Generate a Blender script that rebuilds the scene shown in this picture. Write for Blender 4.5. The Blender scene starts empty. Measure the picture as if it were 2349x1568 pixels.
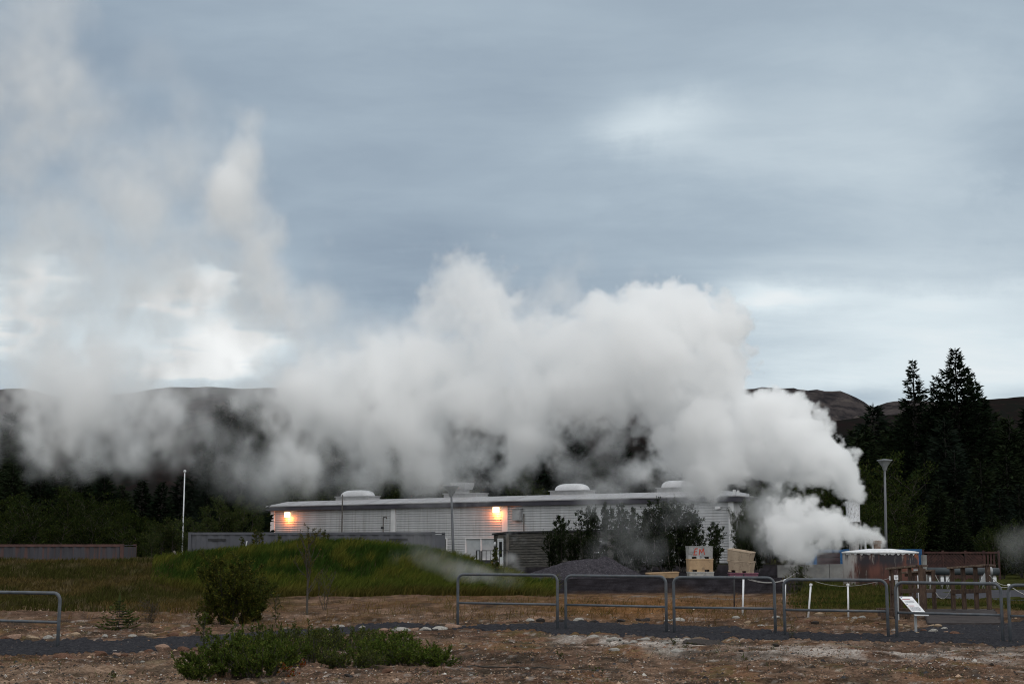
import bpy, math, random
import numpy as np
from mathutils import Vector, Matrix

random.seed(7)
RNG = np.random.default_rng(7)
sc = bpy.context.scene
col = sc.collection
R = math.radians

# ------------------------------------------------------------------ camera
EYE = 1.6
PITCH = R(8.3)
FPX = 3262.5                                  # focal length in units of a 2349 px wide frame (50 mm on 36 mm)
cam_data = bpy.data.cameras.new('camera')
cam_data.lens = 50.0
cam_data.sensor_width = 36.0
cam_data.clip_start = 0.1
cam_data.clip_end = 20000.0
cam = bpy.data.objects.new('camera', cam_data)
col.objects.link(cam)
cam.location = (0, 0, EYE)
cam.rotation_euler = (math.pi / 2 + PITCH, 0, 0)
sc.camera = cam

# ------------------------------------------------------------------ render settings
sc.render.engine = 'CYCLES'
sc.view_settings.view_transform = 'Standard'
sc.view_settings.look = 'None'
sc.view_settings.gamma = 1.0
sc.view_settings.exposure = 0.0
sc.view_settings.use_curve_mapping = False
cy = sc.cycles
cy.max_bounces = 36
cy.diffuse_bounces = 3
cy.glossy_bounces = 2
cy.transmission_bounces = 4
cy.transparent_max_bounces = 8
cy.volume_bounces = 32
cy.volume_step_rate = 2.0
cy.volume_max_steps = 512
cy.use_denoising = True
cy.sample_clamp_indirect = 6.0
cy.filter_width = 1.1


def pdir(px, py):
    u = (px - 1174.5) / FPX
    v = (784.0 - py) / FPX
    return np.array([u, math.cos(PITCH) - v * math.sin(PITCH), math.sin(PITCH) + v * math.cos(PITCH)])


def P(px, py, Y):
    """the point at distance Y (metres, along the view's ground direction) seen at this place of the photograph"""
    d = pdir(px, py)
    t = Y / d[1]
    return Vector((d[0] * t, Y, EYE + d[2] * t))


def G(px, py, z=0.0):
    d = pdir(px, py)
    t = (z - EYE) / d[2]
    return Vector((d[0] * t, d[1] * t, z))


def azel(px, py):
    d = pdir(px, py)
    d = d / np.linalg.norm(d)
    return math.atan2(d[0], d[1]), math.asin(d[2])


# ------------------------------------------------------------------ world: overcast, broken cloud
SUN_EL, SUN_AZ = R(52), R(150)
world = bpy.data.worlds.new('World')
sc.world = world
world.use_nodes = True
wt = world.node_tree
wt.nodes.clear()


def N(tree, typ, **kw):
    n = tree.nodes.new(typ)
    for k, v in kw.items():
        setattr(n, k, v)
    return n


def M(tree, op, a, b=None, c=None):
    n = tree.nodes.new('ShaderNodeMath')
    n.operation = op
    for i, v in enumerate((a, b, c)):
        if v is None:
            continue
        if isinstance(v, (int, float)):
            n.inputs[i].default_value = v
        else:
            tree.links.new(v, n.inputs[i])
    return n.outputs[0]


def MIXC(tree, f, a, b):
    n = tree.nodes.new('ShaderNodeMix')
    n.data_type = 'RGBA'
    for s, v in ((n.inputs[0], f), (n.inputs[6], a), (n.inputs[7], b)):
        if isinstance(v, (int, float)):
            s.default_value = v
        elif isinstance(v, tuple):
            s.default_value = v if len(v) == 4 else (*v, 1)
        else:
            tree.links.new(v, s)
    return n.outputs[2]


def NOISE(tree, vec, scale, detail=4, rough=0.55, dist=0.0):
    n = tree.nodes.new('ShaderNodeTexNoise')
    n.inputs['Scale'].default_value = scale
    n.inputs['Detail'].default_value = detail
    n.inputs['Roughness'].default_value = rough
    n.inputs['Distortion'].default_value = dist
    if vec is not None:
        tree.links.new(vec, n.inputs['Vector'])
    return n.outputs[0]


def SMOOTH(tree, x, lo, hi, a=0.0, b=1.0):
    n = tree.nodes.new('ShaderNodeMapRange')
    n.interpolation_type = 'SMOOTHSTEP'
    tree.links.new(x, n.inputs[0])
    for i, v in enumerate((lo, hi, a, b)):
        n.inputs[i + 1].default_value = v
    return n.outputs[0]


tc = N(wt, 'ShaderNodeTexCoord')
sep = N(wt, 'ShaderNodeSeparateXYZ')
wt.links.new(tc.outputs['Generated'], sep.inputs[0])
X_, Y_, Z_ = sep.outputs
az = M(wt, 'ARCTAN2', X_, Y_)
el = M(wt, 'ARCSINE', Z_)
# cloud deck: project the direction on a flat layer, so the streaks flatten towards the horizon
zz = M(wt, 'ADD', M(wt, 'MAXIMUM', Z_, 0.0), 0.16)
cmb = N(wt, 'ShaderNodeCombineXYZ')
wt.links.new(M(wt, 'DIVIDE', X_, zz), cmb.inputs[0])
wt.links.new(M(wt, 'DIVIDE', Y_, zz), cmb.inputs[1])
mp = N(wt, 'ShaderNodeMapping')
mp.inputs['Rotation'].default_value = (0, 0, R(24))
mp.inputs['Scale'].default_value = (0.62, 1.15, 1)
wt.links.new(cmb.outputs[0], mp.inputs[0])
deck = NOISE(wt, mp.outputs[0], 1.5, 5, 0.55, 0.35)
deck2 = NOISE(wt, mp.outputs[0], 5.0, 4, 0.6, 0.3)
wob = M(wt, 'MULTIPLY', M(wt, 'SUBTRACT', deck2, 0.5), 0.05)
fine = NOISE(wt, tc.outputs['Generated'], 26.0, 5, 0.62, 0.2)
fwob = M(wt, 'MULTIPLY', M(wt, 'SUBTRACT', fine, 0.5), 0.045)


def bump(px, py, sx, sy, amp, wobble=1.0):
    a0, e0 = azel(px, py)
    da = M(wt, 'DIVIDE', M(wt, 'SUBTRACT', M(wt, 'ADD', az, M(wt, 'MULTIPLY', M(wt, 'ADD', wob, fwob), wobble)), a0), sx / FPX)
    de = M(wt, 'DIVIDE', M(wt, 'SUBTRACT', M(wt, 'ADD', el, M(wt, 'MULTIPLY', M(wt, 'ADD', wob, fwob), wobble * 0.6)), e0), sy / FPX)
    s = M(wt, 'ADD', M(wt, 'MULTIPLY', da, da), M(wt, 'MULTIPLY', de, de))
    return M(wt, 'MULTIPLY', M(wt, 'EXPONENT', M(wt, 'MULTIPLY', s, -1.0)), amp)


t = M(wt, 'MULTIPLY', M(wt, 'SUBTRACT', deck, 0.5), 0.58)
t = M(wt, 'ADD', t, M(wt, 'MULTIPLY', M(wt, 'SUBTRACT', deck2, 0.5), 0.14))
deck3 = NOISE(wt, mp.outputs[0], 2.9, 5, 0.6, 0.6)
t = M(wt, 'ADD', t, M(wt, 'MULTIPLY', M(wt, 'SUBTRACT', deck3, 0.5), 0.30))
t = M(wt, 'ADD', t, 0.13)
# the overcast away from the dark bank in front is paler: overhead, and on the other side of the sky
absaz = M(wt, 'ABSOLUTE', az)
t = M(wt, 'ADD', t, SMOOTH(wt, absaz, 0.42, 1.3, 0.0, 0.95))
t = M(wt, 'ADD', t, SMOOTH(wt, el, 0.36, 0.85, 0.0, 0.75))
for b in ((2150, 840, 640, 250, 0.72), (300, 800, 460, 200, 0.66), (2050, 320, 520, 280, 0.34),
          (1500, 275, 130, 55, 0.30, 0.8), (1500, 330, 330, 130, 0.12), (1720, 690, 110, 48, 0.42, 0.6), (1830, 680, 120, 30, 0.25, 0.6), (2130, 690, 200, 34, 0.14, 0.8),
          (300, 520, 260, 60, 0.14), (70, 640, 100, 70, 0.25), (420, 700, 120, 60, 0.25), (560, 775, 90, 48, 0.75, 2.0), (60, 740, 70, 50, 0.55, 2.2), (450, 850, 120, 26, 0.7, 1.8), (60, 640, 70, 50, 0.45, 2.2), (420, 680, 80, 36, 0.55, 2.4), (500, 800, 60, 30, .4, 2.2),
          (1960, 912, 160, 26, -0.42, 0.15), (2330, 905, 90, 20, -0.2, 0.15), (870, 640, 260, 75, -0.16), (1150, 60, 500, 90, 0.12), (2330, 380, 130, 60, -0.16)):
    t = M(wt, 'ADD', t, bump(*b))
t = M(wt, 'MAXIMUM', M(wt, 'MINIMUM', t, 1.15), 0.0)
rampn = N(wt, 'ShaderNodeValToRGB')
wt.links.new(M(wt, 'DIVIDE', t, 1.15), rampn.inputs[0])
cr = rampn.color_ramp
cr.elements[0].position = 0.0
cr.elements[0].color = (0.265, 0.335, 0.418, 1)
cr.elements[1].position = 1.0
cr.elements[1].color = (0.95, 0.965, 0.96, 1)
e = cr.elements.new(0.30)
e.color = (0.42, 0.508, 0.585, 1)
e = cr.elements.new(0.70)
e.color = (0.73, 0.82, 0.865, 1)
skyt = N(wt, 'ShaderNodeTexSky')
skyt.sky_type = 'NISHITA'
skyt.sun_disc = False
skyt.sun_elevation = SUN_EL
skyt.sun_rotation = SUN_AZ
bg1 = N(wt, 'ShaderNodeBackground')
bg1.inputs[1].default_value = 0.08
wt.links.new(skyt.outputs[0], bg1.inputs[0])
bg2 = N(wt, 'ShaderNodeBackground')
bg2.inputs[1].default_value = 1.0
wt.links.new(rampn.outputs[0], bg2.inputs[0])
mixs = N(wt, 'ShaderNodeMixShader')
mixs.inputs[0].default_value = 0.93
wt.links.new(bg1.outputs[0], mixs.inputs[1])
wt.links.new(bg2.outputs[0], mixs.inputs[2])
wout = N(wt, 'ShaderNodeOutputWorld')
wt.links.new(mixs.outputs[0], wout.inputs[0])
world.cycles.sampling_method = 'MANUAL'
world.cycles.sample_map_resolution = 512

sun_data = bpy.data.lights.new('sun', 'SUN')
sun_data.energy = 0.9
sun_data.angle = R(40)
sun_data.color = (1.0, 1.0, 1.0)
sun = bpy.data.objects.new('sun', sun_data)
col.objects.link(sun)
sun.location = (0, 0, 60)
# the Nishita sun direction for (elevation, rotation)
sv = Vector((math.sin(SUN_AZ) * math.cos(SUN_EL), math.cos(SUN_AZ) * math.cos(SUN_EL), math.sin(SUN_EL)))
sun.rotation_euler = sv.to_track_quat('Z', 'Y').to_euler()

# ------------------------------------------------------------------ materials


def mat(name, c1, c2=None, rough=0.8, scale=3.0, detail=4, bump=0.0, bscale=40.0, metal=0.0, stretch=(1, 1, 1), c3=None, lo=0.35, hi=0.65, spec=0.3, attr=None, coords='Object', nrough=0.55):
    m = bpy.data.materials.new(name)
    m.use_nodes = True
    t = m.node_tree
    b = t.nodes['Principled BSDF']
    b.inputs['Roughness'].default_value = rough
    b.inputs['Metallic'].default_value = metal
    b.inputs['Specular IOR Level'].default_value = spec
    tcn = N(t, 'ShaderNodeTexCoord')
    mp = N(t, 'ShaderNodeMapping')
    mp.inputs['Scale'].default_value = stretch
    t.links.new(tcn.outputs[coords], mp.inputs[0])
    vec = mp.outputs[0]
    base = None
    if attr:
        a = N(t, 'ShaderNodeAttribute')
        a.attribute_name = attr
        base = a.outputs['Color']
    if c2 is None:
        c2 = tuple(x * 0.82 for x in c1)
    f = SMOOTH(t, NOISE(t, vec, scale, detail, nrough), lo, hi)
    if base is None:
        cc = MIXC(t, f, c1, c2)
        if c3 is not None:
            cc = MIXC(t, SMOOTH(t, NOISE(t, vec, scale * 2.7, 5, 0.65), 0.52, 0.66), cc, c3)
    else:
        k = N(t, 'ShaderNodeMix')
        k.data_type = 'RGBA'
        k.blend_type = 'MULTIPLY'
        k.inputs[0].default_value = 1.0
        t.links.new(base, k.inputs[6])
        t.links.new(MIXC(t, f, c1, c2), k.inputs[7])
        cc = k.outputs[2]
    t.links.new(cc, b.inputs['Base Color'])
    if bump > 0:
        bn = N(t, 'ShaderNodeBump')
        bn.inputs['Strength'].default_value = bump
        bn.inputs['Distance'].default_value = 0.02
        t.links.new(NOISE(t, vec, bscale, 4, 0.6), bn.inputs['Height'])
        t.links.new(bn.outputs[0], b.inputs['Normal'])
    return m


def leafmat(name, transl=0.35):
    """leaves and blades: the colour of each one is in the attribute, part of the light comes through"""
    m = bpy.data.materials.new(name)
    m.use_nodes = True
    t = m.node_tree
    t.nodes.clear()
    a = N(t, 'ShaderNodeAttribute')
    a.attribute_name = 'tint'
    d = N(t, 'ShaderNodeBsdfDiffuse')
    tr = N(t, 'ShaderNodeBsdfTranslucent')
    mx = N(t, 'ShaderNodeMixShader')
    mx.inputs[0].default_value = transl
    o = N(t, 'ShaderNodeOutputMaterial')
    t.links.new(a.outputs['Color'], d.inputs[0])
    t.links.new(a.outputs['Color'], tr.inputs[0])
    t.links.new(d.outputs[0], mx.inputs[1])
    t.links.new(tr.outputs[0], mx.inputs[2])
    t.links.new(mx.outputs[0], o.inputs[0])
    return m


MT = {}
MT['leaf'] = leafmat('leaf', 0.3)
MT['needle'] = leafmat('needle', 0.08)
MT['blade'] = leafmat('grass_blade', 0.25)
MT['bark'] = mat('bark', (0.07, 0.06, 0.05), (0.035, 0.03, 0.026), 0.95, 6, stretch=(1, 1, 0.3), bump=0.4)
MT['darkbark'] = mat('dark_bark', (0.022, 0.019, 0.016), (0.012, 0.011, 0.010), 0.95, 6, stretch=(1, 1, 0.3))
MT['palebark'] = mat('pale_bark', (0.20, 0.18, 0.16), (0.07, 0.06, 0.055), 0.9, 9, stretch=(1, 1, 0.6), bump=0.3)
MT['galv'] = mat('grey_painted_steel', (0.080, 0.090, 0.105), (0.052, 0.060, 0.070), 0.5, 5, metal=0.0, spec=0.4, c3=(0.085, 0.082, 0.08))
MT['pole'] = mat('grey_pole', (0.16, 0.165, 0.18), (0.11, 0.115, 0.125), 0.5, 3, stretch=(1, 1, 0.2))
MT['lampglass'] = mat('lamp_shade_grey', (0.30, 0.31, 0.32), (0.22, 0.23, 0.24), 0.4, 3)
MT['white'] = mat('white_paint', (0.72, 0.73, 0.75), (0.60, 0.61, 0.63), 0.55, 4, stretch=(1, 1, 0.4))
MT['siding'] = mat('white_siding', (0.52, 0.525, 0.54), (0.43, 0.435, 0.45), 0.5, 1.1, stretch=(1.6, 1, 0.07), bump=0.03, c3=(0.37, 0.365, 0.36), lo=.3, hi=.7)
MT['trim'] = mat('white_trim', (0.66, 0.66, 0.675), (0.57, 0.57, 0.58), 0.55, 1.2)
MT['roof'] = mat('pale_roof', (0.29, 0.287, 0.30), (0.235, 0.23, 0.24), 0.6, 0.5, c3=(0.31, 0.30, 0.30))
MT['fascia'] = mat('dark_fascia', (0.050, 0.047, 0.062), (0.036, 0.034, 0.045), 0.6, 0.8)
MT['dome'] = mat('milky_dome', (0.58, 0.58, 0.60), (0.48, 0.48, 0.50), 0.3, 1.0, spec=0.5)
MT['greybox'] = mat('grey_box', (0.33, 0.33, 0.34), (0.26, 0.26, 0.265), 0.6, 3)
MT['darkglass'] = mat('dark_glass', (0.03, 0.032, 0.036), (0.02, 0.021, 0.024), 0.12, 2, spec=0.5)
MT['paleglass'] = mat('pale_pane', (0.42, 0.44, 0.46), (0.35, 0.37, 0.39), 0.25, 1.5, spec=0.5)
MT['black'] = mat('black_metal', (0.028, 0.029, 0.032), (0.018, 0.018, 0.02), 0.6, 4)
MT['shedwood'] = mat('stained_boards', (0.052, 0.050, 0.044), (0.026, 0.026, 0.024), 0.85, 2.2, stretch=(0.4, 1, 5), c3=(0.11, 0.10, 0.088), bump=0.2)
MT['shedtrim'] = mat('weathered_trim', (0.16, 0.14, 0.125), (0.10, 0.09, 0.08), 0.85, 5, stretch=(2, 2, .5))
MT['bridgewood'] = mat('brown_stained_wood', (0.075, 0.045, 0.030), (0.036, 0.022, 0.017), 0.8, 7, stretch=(2.5, 2.5, 0.5), bump=0.3, c3=(0.10, 0.07, 0.05))
MT['railwood'] = mat('worn_rail_wood', (0.155, 0.115, 0.085), (0.075, 0.05, 0.036), 0.85, 7, stretch=(0.5, 2.5, 2.5), bump=0.3)
MT['deckwood'] = mat('grey_deck_wood', (0.066, 0.057, 0.056), (0.040, 0.034, 0.034), 0.9, 6, stretch=(0.4, 4, 4), bump=0.3, c3=(0.085, 0.074, 0.070), spec=0.1)
MT['fencewood'] = mat('dark_red_fence_wood', (0.060, 0.028, 0.024), (0.034, 0.017, 0.016), 0.85, 3, bump=0.2)
MT['concrete'] = mat('concrete', (0.225, 0.222, 0.215), (0.155, 0.152, 0.148), 0.9, 1.6, bump=0.25, c3=(0.20, 0.19, 0.18))
MT['rope'] = mat('pale_rope', (0.36, 0.35, 0.34), (0.26, 0.25, 0.24), 0.9, 20)
MT['tan'] = mat('tan_plastic', (0.44, 0.30, 0.175), (0.36, 0.24, 0.14), 0.6, 2, c3=(0.26, 0.18, 0.11))
MT['cream'] = mat('cream_plastic', (0.43, 0.34, 0.25), (0.36, 0.28, 0.205), 0.6, 2, c3=(0.27, 0.21, 0.155))
MT['greytub'] = mat('grey_plastic', (0.37, 0.37, 0.37), (0.28, 0.275, 0.27), 0.6, 2.5, c3=(0.19, 0.185, 0.18))
MT['whitetub'] = mat('pale_grey_plastic', (0.40, 0.385, 0.36), (0.31, 0.30, 0.28), 0.6, 4, c3=(0.22, 0.21, 0.20))
MT['pinktub'] = mat('faded_pink_plastic', (0.20, 0.075, 0.11), (0.15, 0.055, 0.085), 0.6, 4)
MT['redpaint'] = mat('red_spray_paint', (0.46, 0.05, 0.02), (0.36, 0.04, 0.02), 0.6, 14)
MT['blue'] = mat('blue_container_paint', (0.020, 0.105, 0.26), (0.016, 0.075, 0.19), 0.5, 2, c3=(0.03, 0.12, 0.25))
MT['maroon'] = mat('maroon_boards', (0.070, 0.046, 0.050), (0.045, 0.030, 0.034), 0.7, 2, stretch=(.4, 1, 4))
MT['greycont'] = mat('grey_container_paint', (0.082, 0.084, 0.097), (0.062, 0.064, 0.075), 0.6, 1.0, stretch=(1, 1, .4), c3=(0.088, 0.088, 0.100))
MT['lime'] = mat('lime_crust', (0.66, 0.67, 0.69), (0.56, 0.56, 0.57), 0.7, 5, c3=(0.40, 0.39, 0.38))
MT['stackwhite'] = mat('streaked_pipe', (0.66, 0.67, 0.69), (0.58, 0.58, 0.60), 0.6, 5, stretch=(3, 3, 0.5), c3=(0.13, 0.125, 0.12))
MT['stackgrey'] = mat('grey_pipe', (0.30, 0.29, 0.29), (0.20, 0.19, 0.19), 0.6, 5, stretch=(3, 3, 0.5))
MT['rustpipe'] = mat('rusty_pipe', (0.20, 0.12, 0.08), (0.30, 0.25, 0.22), 0.8, 8)
MT['pipewrap'] = mat('dark_pipe_wrap', (0.045, 0.055, 0.062), (0.03, 0.036, 0.042), 0.6, 2)
MT['asphalt'] = mat('asphalt', (0.066, 0.066, 0.074), (0.052, 0.052, 0.060), 0.9, 2)
MT['pathgravel'] = mat('dark_path_gravel', (0.040, 0.040, 0.046), (0.017, 0.017, 0.020), 0.95, 9, 8, bump=1.0, bscale=24, c3=(0.066, 0.064, 0.066), nrough=0.8)
MT['pilegravel'] = mat('dark_pile_gravel', (0.052, 0.048, 0.056), (0.028, 0.026, 0.031), 0.95, 5, 8, bump=0.9, bscale=26, c3=(0.088, 0.083, 0.092), nrough=0.7)
MT['ink'] = mat('dark_print', (0.14, 0.14, 0.17), None, 0.8)
MT['redink'] = mat('red_print', (0.36, 0.08, 0.10), None, 0.8)
MT['blueink'] = mat('blue_print', (0.06, 0.08, 0.25), None, 0.8)
MT['hillfar'] = mat('brown_heath', (0.050, 0.043, 0.043), (0.018, 0.017, 0.019), 0.95, 0.022, 10, c3=(0.070, 0.060, 0.056), stretch=(1, 0.5, 2.4), nrough=0.72, lo=.42, hi=.58)
MT['hillnear'] = mat('dark_scrub_slope', (0.009, 0.010, 0.009), (0.012, 0.009, 0.009), 0.95, 0.10, 8, c3=(0.018, 0.013, 0.012), nrough=0.7, bump=0.7, bscale=0.6)


def rustmat():
    """rusty tank wall: brown and orange rust, black stain, white lime runs, mostly on its left side"""
    m = bpy.data.materials.new('rusty_tank_wall')
    m.use_nodes = True
    t = m.node_tree
    b = t.nodes['Principled BSDF']
    b.inputs['Roughness'].default_value = 0.85
    b.inputs['Specular IOR Level'].default_value = 0.2
    tcn = N(t, 'ShaderNodeTexCoord')
    mp = N(t, 'ShaderNodeMapping')
    mp.inputs['Scale'].default_value = (1, 1, 0.22)
    t.links.new(tcn.outputs['Object'], mp.inputs[0])
    mp2 = N(t, 'ShaderNodeMapping')
    mp2.inputs['Scale'].default_value = (1, 1, 0.5)
    t.links.new(tcn.outputs['Object'], mp2.inputs[0])
    s = N(t, 'ShaderNodeSeparateXYZ')
    t.links.new(tcn.outputs['Object'], s.inputs[0])
    c = MIXC(t, SMOOTH(t, NOISE(t, mp.outputs[0], 2.4, 6, .65), .38, .62), (0.095, 0.040, 0.031), (0.036, 0.020, 0.018))
    # black stain under the rim
    top = M(t, 'MULTIPLY', SMOOTH(t, s.outputs[2], 0.75, 1.15), SMOOTH(t, NOISE(t, mp.outputs[0], 2.0, 5, .6), .30, .5))
    c = MIXC(t, top, c, (0.020, 0.018, 0.022))
    # orange rust
    orr = M(t, 'MULTIPLY', SMOOTH(t, NOISE(t, mp2.outputs[0], 2.6, 6, .68), .47, .60), SMOOTH(t, s.outputs[0], 0.3, 1.4))
    orr = M(t, 'MULTIPLY', orr, SMOOTH(t, s.outputs[2], 0.5, 0.9))
    c = MIXC(t, orr, c, (0.22, 0.066, 0.024))
    # lime runs
    st = SMOOTH(t, NOISE(t, mp.outputs[0], 5.0, 5, .65), .56, .66)
    c = MIXC(t, M(t, 'MULTIPLY', st, 0.5), c, (0.24, 0.22, 0.205))
    left = M(t, 'MULTIPLY', SMOOTH(t, s.outputs[0], -1.14, -1.36), SMOOTH(t, NOISE(t, mp.outputs[0], 3.6, 5, .6), .36, .52))
    c = MIXC(t, left, c, (0.25, 0.235, 0.225))
    t.links.new(c, b.inputs['Base Color'])
    bn = N(t, 'ShaderNodeBump')
    bn.inputs['Strength'].default_value = 0.35
    t.links.new(NOISE(t, mp2.outputs[0], 14, 5, .6), bn.inputs['Height'])
    t.links.new(bn.outputs[0], b.inputs['Normal'])
    return m


MT['rust'] = rustmat()


def redcontmat():
    m = mat('rust_striped_grey_paint', (0.050, 0.048, 0.057), (0.038, 0.037, 0.044), 0.7, 1.2, stretch=(1, 1, .4))
    t = m.node_tree
    b = t.nodes['Principled BSDF']
    old = b.inputs['Base Color'].links[0].from_socket
    tcn = N(t, 'ShaderNodeTexCoord')
    mp = N(t, 'ShaderNodeMapping')
    mp.inputs['Scale'].default_value = (2.2, 1, 0.15)
    t.links.new(tcn.outputs['Object'], mp.inputs[0])
    c = MIXC(t, M(t, 'MULTIPLY', SMOOTH(t, NOISE(t, mp.outputs[0], 2.2, 5, .6), .50, .62), 0.7), old, (0.085, 0.042, 0.035))
    t.links.new(c, b.inputs['Base Color'])
    return m


MT['redcont'] = redcontmat()
MT['redrail'] = mat('rusty_red_rail', (0.090, 0.045, 0.040), (0.06, 0.033, 0.030), 0.8, 3)


def glowmat():
    m = bpy.data.materials.new('lit_sodium_lamp')
    m.use_nodes = True
    t = m.node_tree
    t.nodes.clear()
    e = N(t, 'ShaderNodeEmission')
    e.inputs[0].default_value = (1.0, 0.52, 0.26, 1)
    e.inputs[1].default_value = 5.0
    o = N(t, 'ShaderNodeOutputMaterial')
    t.links.new(e.outputs[0], o.inputs[0])
    return m


MT['glow'] = glowmat()


def groundmat():
    m = bpy.data.materials.new('ground_soil')
    m.use_nodes = True
    t = m.node_tree
    b = t.nodes['Principled BSDF']
    b.inputs['Roughness'].default_value = 0.95
    b.inputs['Specular IOR Level'].default_value = 0.0
    a = N(t, 'ShaderNodeAttribute')
    a.attribute_name = 'soil'
    tcn = N(t, 'ShaderNodeTexCoord')
    v = tcn.outputs['Object']
    k = N(t, 'ShaderNodeMix')
    k.data_type = 'RGBA'
    k.blend_type = 'MULTIPLY'
    k.inputs[0].default_value = 1.0
    t.links.new(a.outputs['Color'], k.inputs[6])
    n1 = SMOOTH(t, NOISE(t, v, 22, 6, .7), .3, .72)
    n2 = SMOOTH(t, NOISE(t, v, 1.7, 5, .6), .3, .7)
    c = MIXC(t, n1, (0.50, 0.47, 0.44), (1.5, 1.5, 1.5))
    c2 = MIXC(t, n2, (0.75, 0.72, 0.70), (1.2, 1.2, 1.2))
    k2 = N(t, 'ShaderNodeMix')
    k2.data_type = 'RGBA'
    k2.blend_type = 'MULTIPLY'
    k2.inputs[0].default_value = 1.0
    t.links.new(c, k2.inputs[6])
    t.links.new(c2, k2.inputs[7])
    t.links.new(k2.outputs[2], k.inputs[7])
    t.links.new(k.outputs[2], b.inputs['Base Color'])
    bn = N(t, 'ShaderNodeBump')
    bn.inputs['Strength'].default_value = 0.9
    bn.inputs['Distance'].default_value = 0.03
    t.links.new(NOISE(t, v, 30, 6, .7), bn.inputs['Height'])
    t.links.new(bn.outputs[0], b.inputs['Normal'])
    return m


MT['ground'] = groundmat()
for k_ in ('pathgravel', 'pilegravel', 'hillfar', 'hillnear', 'asphalt'):
    MT[k_].node_tree.nodes['Principled BSDF'].inputs['Specular IOR Level'].default_value = 0.0
MT['stone'] = mat('stone', (1.1, 1.1, 1.1), (0.6, 0.58, 0.56), 0.95, 9, 6, bump=0.8, bscale=22, attr='tint', nrough=0.65, spec=0.05)

# ------------------------------------------------------------------ helpers


def tag(o, label=None, cat=None, group=None, kind=None):
    if label:
        o['label'] = label
    if cat:
        o['category'] = cat
    if group:
        o['group'] = group
    if kind:
        o['kind'] = kind
    return o


def empty(name, loc, rz=0.0, label=None, cat=None, group=None):
    o = bpy.data.objects.new(name, None)
    o.empty_display_size = 0.2
    col.objects.link(o)
    o.location = loc
    o.rotation_euler = (0, 0, rz)
    return tag(o, label, cat, group)


class MB:
    def __init__(s):
        s.v, s.f = [], []

    def add(s, vs, fs):
        n = len(s.v)
        s.v += [tuple(x) for x in vs]
        s.f += [tuple(i + n for i in f) for f in fs]
        return s

    def box(s, x0, x1, y0, y1, z0, z1):
        vs = [(x0, y0, z0), (x1, y0, z0), (x1, y1, z0), (x0, y1, z0), (x0, y0, z1), (x1, y0, z1), (x1, y1, z1), (x0, y1, z1)]
        return s.add(vs, [(3, 2, 1, 0), (4, 5, 6, 7), (0, 1, 5, 4), (1, 2, 6, 5), (2, 3, 7, 6), (3, 0, 4, 7)])

    def beam(s, a, b, w, h, up=(0, 0, 1)):
        """a squared timber from a to b, w wide and h high"""
        a, b = Vector(a), Vector(b)
        d = (b - a).normalized()
        u = Vector(up)
        if abs(d.dot(u)) > 0.99:
            u = Vector((0, 1, 0))
        r = d.cross(u).normalized() * (w / 2)
        u2 = r.cross(d).normalized() * (h / 2)
        vs = [a - r - u2, a + r - u2, a + r + u2, a - r + u2, b - r - u2, b + r - u2, b + r + u2, b - r + u2]
        return s.add(vs, [(0, 1, 2, 3), (7, 6, 5, 4), (4, 5, 1, 0), (5, 6, 2, 1), (6, 7, 3, 2), (7, 4, 0, 3)])

    def tube(s, pts, rad, n=6, cap=True):
        pts = [Vector(p) for p in pts]
        k = len(pts)
        rad = [rad] * k if isinstance(rad, (int, float)) else rad
        rings = []
        prev = None
        for i, p in enumerate(pts):
            d = (pts[min(i + 1, k - 1)] - pts[max(i - 1, 0)]).normalized()
            if prev is None:
                u = Vector((0, 0, 1)) if abs(d.z) < 0.9 else Vector((1, 0, 0))
            else:
                u = prev
            r = d.cross(u)
            if r.length < 1e-5:
                r = d.cross(Vector((0, 1, 0.01)))
            r.normalize()
            u = r.cross(d).normalized()
            prev = u
            rings.append([p + (r * math.cos(2 * math.pi * j / n) + u * math.sin(2 * math.pi * j / n)) * rad[i] for j in range(n)])
        vs = [q for rg in rings for q in rg]
        fs = [(i * n + j, i * n + (j + 1) % n, (i + 1) * n + (j + 1) % n, (i + 1) * n + j) for i in range(k - 1) for j in range(n)]
        if cap:
            fs += [tuple(range(n - 1, -1, -1)), tuple((k - 1) * n + j for j in range(n))]
        return s.add(vs, fs)

    def lathe(s, prof, n=24, c=(0, 0, 0)):
        vs = []
        for r, z in prof:
            vs += [(c[0] + r * math.cos(2 * math.pi * j / n), c[1] + r * math.sin(2 * math.pi * j / n), c[2] + z) for j in range(n)]
        fs = [(i * n + j, i * n + (j + 1) % n, (i + 1) * n + (j + 1) % n, (i + 1) * n + j) for i in range(len(prof) - 1) for j in range(n)]
        return s.add(vs, fs)

    def build(s, name, m, parent=None, smooth=False, bevel=0.0):
        me = bpy.data.meshes.new(name)
        me.from_pydata(s.v, [], s.f)
        me.validate()
        if smooth:
            me.polygons.foreach_set('use_smooth', [True] * len(me.polygons))
        me.materials.append(m)
        o = bpy.data.objects.new(name, me)
        col.objects.link(o)
        if parent is not None:
            o.parent = parent
        if bevel > 0:
            md = o.modifiers.new('edge', 'BEVEL')
            md.width = bevel
            md.segments = 2
            md.limit_method = 'ANGLE'
        return o


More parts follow.
